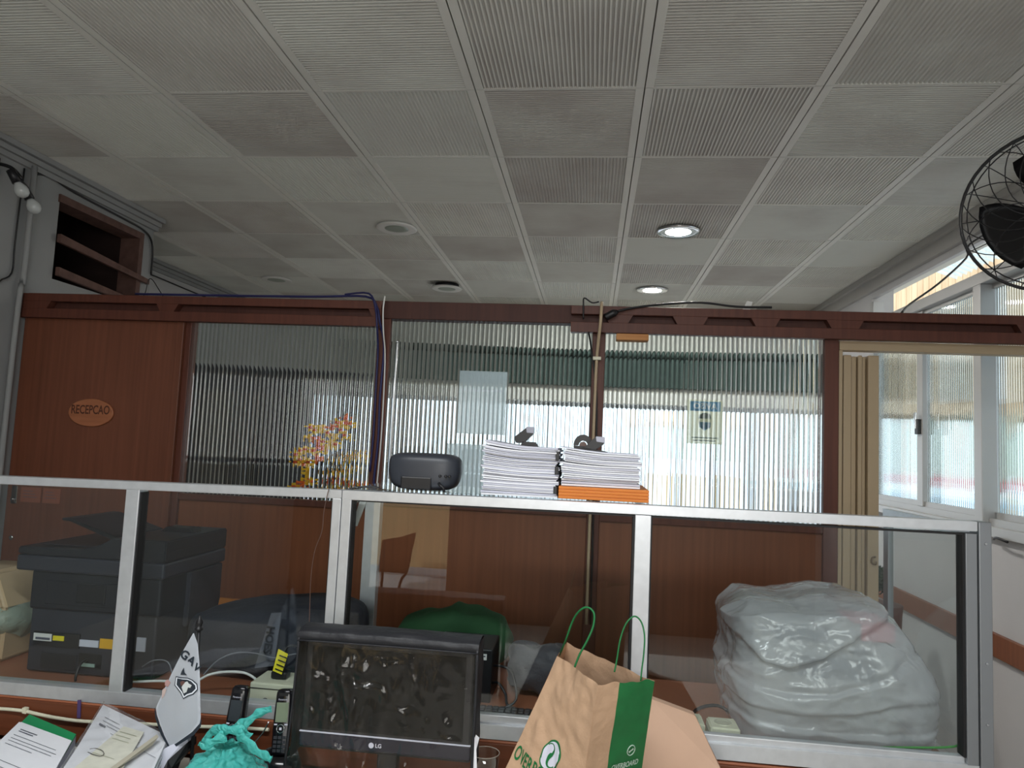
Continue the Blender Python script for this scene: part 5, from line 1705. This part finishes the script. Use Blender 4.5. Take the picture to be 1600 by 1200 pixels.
def printed(e, quad, z, rows, name='printed_lines', m=None):
    """rows: (u0, u1, v, thickness) in the quad's own frame (0 at far-left, v down the page)"""
    A, B, D = Vector(quad[0]), Vector(quad[1]), Vector(quad[3])
    mb = MB()
    for (u0, u1, v, t) in rows:
        pts = [A + (B - A) * u + (D - A) * w for (u, w) in ((u0, v), (u1, v), (u1, v + t), (u0, v + t))]
        for p in pts:
            p.z = z
        mb.poly(pts)
    return mb.build(name, m or M_ink, e, fix=False)


gq = zq([(46, 1116), (119, 1147), (34, 1290), (-75, 1235)], 0.80)
gf = empty('green_folder', tuple(sum((Vector(q) for q in gq), Vector()) / 4), 'green document folder under printed pages at the lower left', 'folder')
mb = MB()
mb.prism([Vector((p.x, p.y, ZD + 0.001)) for p in gq], (0, 0, 0.084))
mb.build('contents', M_paper2, gf)
mb = MB()
mb.prism([Vector((p.x, p.y, 0.7965)) for p in gq], (0, 0, 0.0035))
mb.build('cover', M_greenfold, gf)
pq = zq([(32, 1127), (112, 1156), (40, 1285), (-75, 1230)], 0.806)
p1 = pad('printed_pages', [tuple(p) for p in pq], 0.8005, 0.806, M_paper, 'loose white printed pages lying on the green folder', 'papers', 4, 0.004, 11)
printed(p1, pq, 0.8066, [(0.12, 0.45, 0.10, 0.012), (0.12, 0.40, 0.13, 0.012), (0.1, 0.9, 0.2, 0.006), (0.1, 0.95, 0.25, 0.006), (0.1, 0.9, 0.29, 0.006), (0.1, 0.6, 0.34, 0.006), (0.1, 0.8, 0.55, 0.006), (0.1, 0.7, 0.62, 0.006)])
dq = zq([(162, 1100), (262, 1150), (190, 1300), (60, 1260)], 0.835)
d_ = pad('document_stack', [tuple(p) for p in dq], ZD + 0.001, 0.834, M_paper, 'thick white document stack in clear sleeves, left of the flag', 'papers', 26, 0.004, 4)
fq = [p + Vector((0, 0, 0)) for p in dq]
printed(d_, fq, 0.8355, [(0.12, 0.36, 0.12, 0.005), (0.12, 0.55, 0.16, 0.005), (0.2, 0.7, 0.19, 0.005), (0.1, 0.2, 0.2, 0.02), (0.3, 0.95, 0.24, 0.004)])
c_ = sum((Vector(q) for q in dq), Vector()) / 4
sl = MB()


def sleeve(u, v):
    A, B, C_, D = dq
    p = (A * (1 - u) + B * u) * (1 - v) + (D * (1 - u) + C_ * u) * v
    p = c_ + (p - c_) * 1.07
    p.z = 0.8385 + 0.003 * nz(p, 28, 2) - 0.006 * (1 if (u < 0.02 or v < 0.02 or u > 0.98) else 0)
    return p


sl.grid(50, 50, sleeve)
sl.build('clear_sleeve', M_sleeve, d_, fix=False)
cq = zq([(193, 1135), (225, 1144), (172, 1235), (110, 1205)], 0.842)
ck = pad('cheque_slip', [tuple(p) for p in cq], 0.8415, 0.8425, mat('cheque_paper', srgb(214, 214, 200), 0.8, var=0.08, scale=40), 'pale patterned cheque slip with a paper clip on the documents', 'slip', 1, 0, 2)
printed(ck, cq, 0.8432, [(0.1, 0.9, 0.12, 0.012), (0.1, 0.8, 0.2, 0.012), (0.1, 0.9, 0.28, 0.01), (0.0, 1.0, 0.62, 0.008)], m=mat('cheque_ink', srgb(170, 172, 150), 0.8))
pcx = [(140, 1172), (150, 1171), (160, 1175), (162, 1180), (157, 1183), (147, 1181), (137, 1177)]
MBc = MB().tube([p + Vector((0, 0, 0.0025)) for p in zq(pcx, 0.8425)], 0.0008, seg=6, smooth=5)
tag(MBc.build('paper_clip', mat('clip_wire', srgb(110, 108, 104), 0.35, metal=0.8)), 'bare wire paper clip lying on the pale cheque slip', 'clip')
for k in range(5):
    zk = 0.8438 + 0.0016 * k
    q = zq([(236 + k * 2.2, 1160 - k * 3.0), (239 + k * 2.2, 1164 - k * 3.0), (176 + k * 1.0, 1206 - k * 0.8), (168 + k * 1.0, 1204 - k * 0.8)], zk)
    o_ = MB().prism([Vector((p.x, p.y, zk)) for p in q], (0, 0, 0.0009)).build('receipt_slip', mat('receipt_edge', srgb(188, 182, 164), 0.8) if 'receipt_edge' not in MATS else MATS['receipt_edge'])
    tag(o_, 'thin folded receipt slip fanned out on the documents beside the flag', 'slip', 'fanned receipt slips')
# dark folders leaning behind the documents
dfq = [at(255, 1160, 1.72), at(292, 1142, 1.72), at(294, 1160, 1.72), at(240, 1215, 1.70)]
bfold = empty('ring_binder', tuple(at(262, 1190, 1.70)), 'black and white ring binder edge showing right of the documents', 'binder')
bfold.location.z = ZD
MB().prism([Vector((p.x, p.y, p.z)) for p in (at(222, 1225, 1.66), at(252, 1173, 1.70), at(293, 1150, 1.74), at(293, 1160, 1.74), at(262, 1188, 1.70), at(240, 1230, 1.66))], (0.0, 0.03, 0)).build('pages', M_paper2, bfold)
MB().prism([Vector((p.x, p.y, p.z)) for p in (at(240, 1230, 1.655), at(262, 1188, 1.695), at(293, 1160, 1.735), at(293, 1172, 1.735), at(268, 1200, 1.695), at(255, 1235, 1.655))], (0.0, 0.04, 0)).build('cover', M_black, bfold)

# cup and white roll beside the monitor
cu = empty('drinking_glass', (-0.235, 1.83, ZD), 'clear drinking glass between the monitor and the paper bag', 'glass')
gm = MB()
gm.lathe((-0.235, 1.83, ZD), [(0.026, 0.001), (0.029, 0.004), (0.036, 0.128), (0.0345, 0.128), (0.028, 0.012), (0.001, 0.010)], seg=40)
gm.build('tumbler', M_glass, cu)
MB().tube([Vector((-0.235 + 0.0355 * math.cos(a), 1.83 + 0.0355 * math.sin(a), ZD + 0.128)) for a in [2 * PI * k / 40 for k in range(40)]], 0.0012, seg=6, smooth=0, closed=True).build('rim', sheer('glass_rim', srgb(190, 180, 165), 0.5, rough=0.1), cu)
ns = empty('folded_paper', (-0.243, 1.73, ZD), 'white folded paper standing beside the monitor cover', 'paper')
for k in range(4):
    MB().prism([at(741 - k, 1215, 1.72 + .008 * k), at(743.5 - k, 1148 + 2 * k, 1.72 + .008 * k), at(749 - k, 1153 + 2 * k, 1.725 + .008 * k), at(744 - k, 1172, 1.725 + .008 * k), at(747 - k, 1262, 1.72 + .008 * k)], (0, 0.0012, 0)).build('leaf', M_paper, ns)

# kraft bag
bagA, bagB, bagD, bagE, bagF = atz(871, 1024, 1.14), atz(934, 1069, 1.138), atz(1023, 1064, 1.14), atz(886, 1003, 1.145), atz(1004, 1050, 1.14)
botA, botB, botD = atz(728, 1335, ZD + 0.002), atz(885, 1395, ZD + 0.002), atz(984, 1330, ZD + 0.002)
botE = botA + (botD - botB)
bg = empty('paper_bag', tuple((botA + botB + botD + botE) / 4), 'kraft paper carrier bag with green panel and green cord handles', 'bag')


def face(a, b, c, d, seed, nu=30, nv=50, amp=0.008, notch=0.006):
    """a,b top corners; d,c below them"""
    n = (b - a).cross(d - a).normalized()

    def f(u, v):
        p = (a * (1 - u) + b * u) * (1 - v) + (d * (1 - u) + c * u) * v
        e = min(1, 6 * u, 6 * (1 - u))
        w = amp * (nz(p, 12, seed) + 0.8 * (0.5 - abs(nz(p, 22, seed + 3))) + 0.4 * nz(p, 45, seed + 5))
        p = p + n * w * (0.2 + 0.8 * e)
        if v < 0.12:
            p.z += notch * (1 - v / 0.12) * nz((u * 3, seed, 0), 1.7, seed)
        return p
    mb = MB()
    mb.grid(nu, nv, f)
    return mb, f


fl_, ffl = face(bagA, bagB, botB, botA, 3)
fl_.build('front_panel', M_kraft, bg, fix=False)
fr_, ffr = face(bagB, bagD, botD, botB, 8, amp=0.003)
# right panel: kraft strip then green panel
kr = MB()
kr.grid(10, 40, lambda u, v: ffr(u * 0.38, v))
kr.build('side_panel', M_kraft, bg, fix=False)
gr_ = MB()
gr_.grid(18, 40, lambda u, v: ffr(0.38 + 0.62 * u, v))
gr_.build('green_panel', M_green, bg, fix=False)
fb_, ffb = face(bagD, bagE, botE, botD, 12, amp=0.004)
fb_.build('back_panel', M_kraft, bg, fix=False)
fe_, ffe = face(bagE, bagA, botA, botE, 15, amp=0.003)
fe_.build('gusset', M_kraft, bg, fix=False)
MB().poly([botA, botB, botD, botE]).build('bottom', M_kraft, bg, fix=False)


def onface(f, u, v, lift, n):
    return f(u, v) + n * lift


nL = (bagB - bagA).cross(botA - bagA).normalized()
if nL.dot(CAM - bagA) < 0:
    nL = -nL
nR = (bagD - bagB).cross(botB - bagB).normalized()
if nR.dot(CAM - bagB) < 0:
    nR = -nR


def uv_at(f, px, py, n):
    """face coordinates under photo position px, py (walks the face)"""
    best, bu, bv = 1e9, 0, 0
    for i in range(41):
        for j in range(81):
            p = f(i / 40, j / 80) - CAM
            z = p.dot(FV)
            q = ((800 + FPX * p.dot(RV) / z) - px) ** 2 + ((600 - FPX * p.dot(UV) / z) - py) ** 2
            if q < best:
                best, bu, bv = q, i / 40, j / 80
    return bu, bv


def warp(f, cuv, su, sv, shape, name, m, lift, n, parent=None):
    """flat print laid on a bag face: shape in metres, su/sv metres -> face units"""
    mb = MB()
    for loop in shape:
        vs = [mb.bm.verts.new(onface(f, cuv[0] + x * su, cuv[1] - y * sv, lift, n)) for (x, y) in loop]
        try:
            mb.bm.faces.new(vs)
        except ValueError:
            pass
    bmesh.ops.triangulate(mb.bm, faces=mb.bm.faces[:])
    return mb.build(name, m, parent or bg, fix=False)


def disc(r, cx=0, cy=0, n=36, sy=1.0):
    return [(cx + r * math.cos(2 * PI * k / n), cy + r * sy * math.sin(2 * PI * k / n)) for k in range(n)]


def swirl(r):
    """two comma shapes as in the bag's round emblem"""
    a = [(r * math.cos(t), r * math.sin(t)) for t in [PI * 0.95 - PI * 0.9 * k / 16 for k in range(17)]]
    a += [(r * 0.10 + r * 0.45 * math.cos(t), r * 0.0 + r * 0.42 * math.sin(t)) for t in [0.2 + PI * 0.85 * k / 10 for k in range(11)]]
    a += [(-r * 0.45, -r * 0.05)]
    return a, [(-x, -y) for (x, y) in a]


lenL_u, lenL_v = (bagB - bagA).length * 1.25, (botA - bagA).length
lenR_u, lenR_v = (bagD - bagB).length * 1.1, (botD - bagD).length
cl = uv_at(ffl, 861, 1180, nL)
warp(ffl, cl, 1 / lenL_u, 1 / lenL_v, [disc(0.031, sy=1.15)], 'emblem_ring', M_green, 0.0012, nL)
warp(ffl, cl, 1 / lenL_u, 1 / lenL_v, [disc(0.027, sy=1.15)], 'emblem_field', M_paper2, 0.0018, nL)
sc_ = [(-0.0125 + 0.0125 * math.cos(t), 0.0135 * math.sin(t)) for t in [PI - PI * k / 12 for k in range(13)]]
sc_ += [(0.0125 + 0.0125 * math.cos(t), 0.0135 * math.sin(t)) for t in [PI + PI * k / 12 for k in range(1, 13)]]
band = []
for k, (x, y) in enumerate(sc_):
    q = sc_[min(k + 1, len(sc_) - 1)]
    p = sc_[max(k - 1, 0)]
    dx, dy = q[0] - p[0], q[1] - p[1]
    l_ = math.hypot(dx, dy)
    w_ = 0.0012 + 0.0045 * math.exp(-((k - 12) / 5.0) ** 2)
    band.append(((x - dy / l_ * w_, y + dx / l_ * w_), (x + dy / l_ * w_, y - dx / l_ * w_)))
ca5, sa5 = math.cos(-0.75), math.sin(-0.75)
rot5 = lambda p: (p[0] * ca5 - p[1] * sa5, (p[0] * sa5 + p[1] * ca5) * 1.15)
warp(ffl, cl, 1 / lenL_u, 1 / lenL_v, [[rot5(a[0]), rot5(b[0]), rot5(b[1]), rot5(a[1])] for a, b in zip(band, band[1:])], 'emblem_swirl', M_green, 0.0024, nL)


def facetext(s, f, c, su, sv, size, name, m, lift, n, squeeze=1.0, align='CENTER', bold=0.0, slope=0.0):
    cu_ = bpy.data.curves.new('t', 'FONT')
    cu_.body = s
    cu_.size = size
    cu_.align_x = align
    cu_.align_y = 'CENTER'
    cu_.shear = 0.15
    cu_.offset = bold
    o = bpy.data.objects.new('t', cu_)
    COL.objects.link(o)
    bpy.context.view_layer.update()
    me = bpy.data.meshes.new_from_object(o.evaluated_get(bpy.context.evaluated_depsgraph_get()))
    bpy.data.objects.remove(o)
    bpy.data.curves.remove(cu_)
    for v in me.vertices:
        v.co = onface(f, c[0] + v.co.x * squeeze * su, c[1] - (v.co.y - slope * v.co.x) * sv, lift, n)
    me.materials.append(m)
    o = bpy.data.objects.new(name, me)
    COL.objects.link(o)
    o.parent = bg
    o.matrix_parent_inverse = Matrix.Translation(-Vector(bg.location))
    return o


t0_ = uv_at(ffl, 803, 1172, nL)
facetext('OVERBOARD', ffl, (max(0.03, t0_[0]), t0_[1] + 0.005), 1 / lenL_u, 1 / lenL_v, 0.044, 'lettering', M_green, 0.0016, nL, squeeze=0.62, align='LEFT', bold=0.0008, slope=0.15)
g0 = uv_at(ffr, 986, 1171, nR)
M_emb = mat('pale_green_print', srgb(190, 214, 200), 0.6)
rg = MB()
rg.tube([onface(ffr, g0[0] + 0.0085 * math.cos(a) / lenR_u, g0[1] - 0.013 * math.sin(a) / lenR_v, 0.0008, nR) for a in [2 * PI * k / 30 for k in range(30)]], 0.0011, seg=5, smooth=0, closed=True)
rg.build('panel_emblem', M_emb, bg)
warp(ffr, g0, 1 / lenR_u, 1 / lenR_v, [[(0.004, 0.006), (0.006, 0.001), (0.001, -0.002), (-0.003, -0.007), (-0.006, -0.002), (-0.001, 0.001)]], 'panel_emblem_swirl', M_emb, 0.0012, nR)
g1 = uv_at(ffr, 975, 1196, nR)
facetext('OVERBOARD', ffr, g1, 1 / lenR_u, 1 / lenR_v, 0.0185, 'panel_lettering', M_emb, 0.0012, nR, squeeze=0.56, bold=0.0004)
h = MB()
h.tube([atz(874, 1024, 1.125), at(884, 1000, 1.60), at(895, 970, 1.585), at(906, 954, 1.57), at(918, 949, 1.56), at(928, 958, 1.55), at(927, 978, 1.545), at(918, 1000, 1.54), at(906, 1022, 1.54), at(898, 1042, 1.545)], 0.0022, seg=8, smooth=6)
h.build('cord_handle', M_green, bg)
h = MB()
h.tube([at(960, 1050, 1.53), at(964, 1030, 1.535), at(969, 1000, 1.54), at(978, 975, 1.545), at(991, 963, 1.55), at(1002, 972, 1.55), at(1007, 993, 1.545), at(1006, 1020, 1.54), at(1003, 1045, 1.535), at(1001, 1064, 1.53)], 0.0017, seg=8, smooth=6)
h.build('cord_handle', M_green, bg)

# cardboard behind the bag
cd = empty('cardboard_box', tuple(atz(1060, 1330, ZD)), 'pale cardboard flap box standing behind the kraft bag', 'box')
P_ = [at(1000, 1085, 1.90), at(1020, 1093.5, 1.90), at(1086, 1118, 1.89), at(1128, 1205, 1.80), at(1185, 1335, 1.72), at(960, 1335, 1.72)]
for p in P_[4:]:
    p.z = ZD + 0.002
mb = MB()
mb.prism(P_, (0, 0.03, 0), 0.0015)
mb.build('carton', M_card, cd)

# chair in the room behind the viewer, mirrored in the screen
ch = empty('wooden_chair', (-1.33, -0.95, 0), 'wooden school chair behind the viewer, mirrored in the glass screen', 'chair')
M_chair = wood('chair_wood', srgb(110, 62, 36), srgb(140, 84, 50), 0.5)
MB().box(-1.53, -1.16, -1.15, -0.78, 0.43, 0.455, 0.008).build('seat', M_chair, ch)
MB().prism([Vector((-1.30, -1.17, 0.63)), Vector((-1.25, -1.17, 0.93)), Vector((-1.36, -1.17, 0.89)), Vector((-1.50, -1.17, 0.86)), Vector((-1.52, -1.17, 0.63))], (0, 0.018, 0), 0.004).build('backrest', M_chair, ch)
for (x, y_) in ((-1.51, -1.13), (-1.19, -1.13), (-1.51, -0.81), (-1.19, -0.81)):
    MB().tube([(x, y_, 0.001), (x, y_, 0.43)], 0.012, smooth=0).build('leg', M_black, ch)
MB().tube([(-1.27, -1.16, 0.9), (-1.30, -1.16, 0.66), (-1.34, -1.15, 0.58), (-1.36, -1.12, 0.45)], 0.010).build('back_tube', M_black, ch)
MB().tube([(-1.48, -1.16, 0.85), (-1.48, -1.13, 0.45)], 0.010, smooth=0).build('back_tube', M_black, ch)
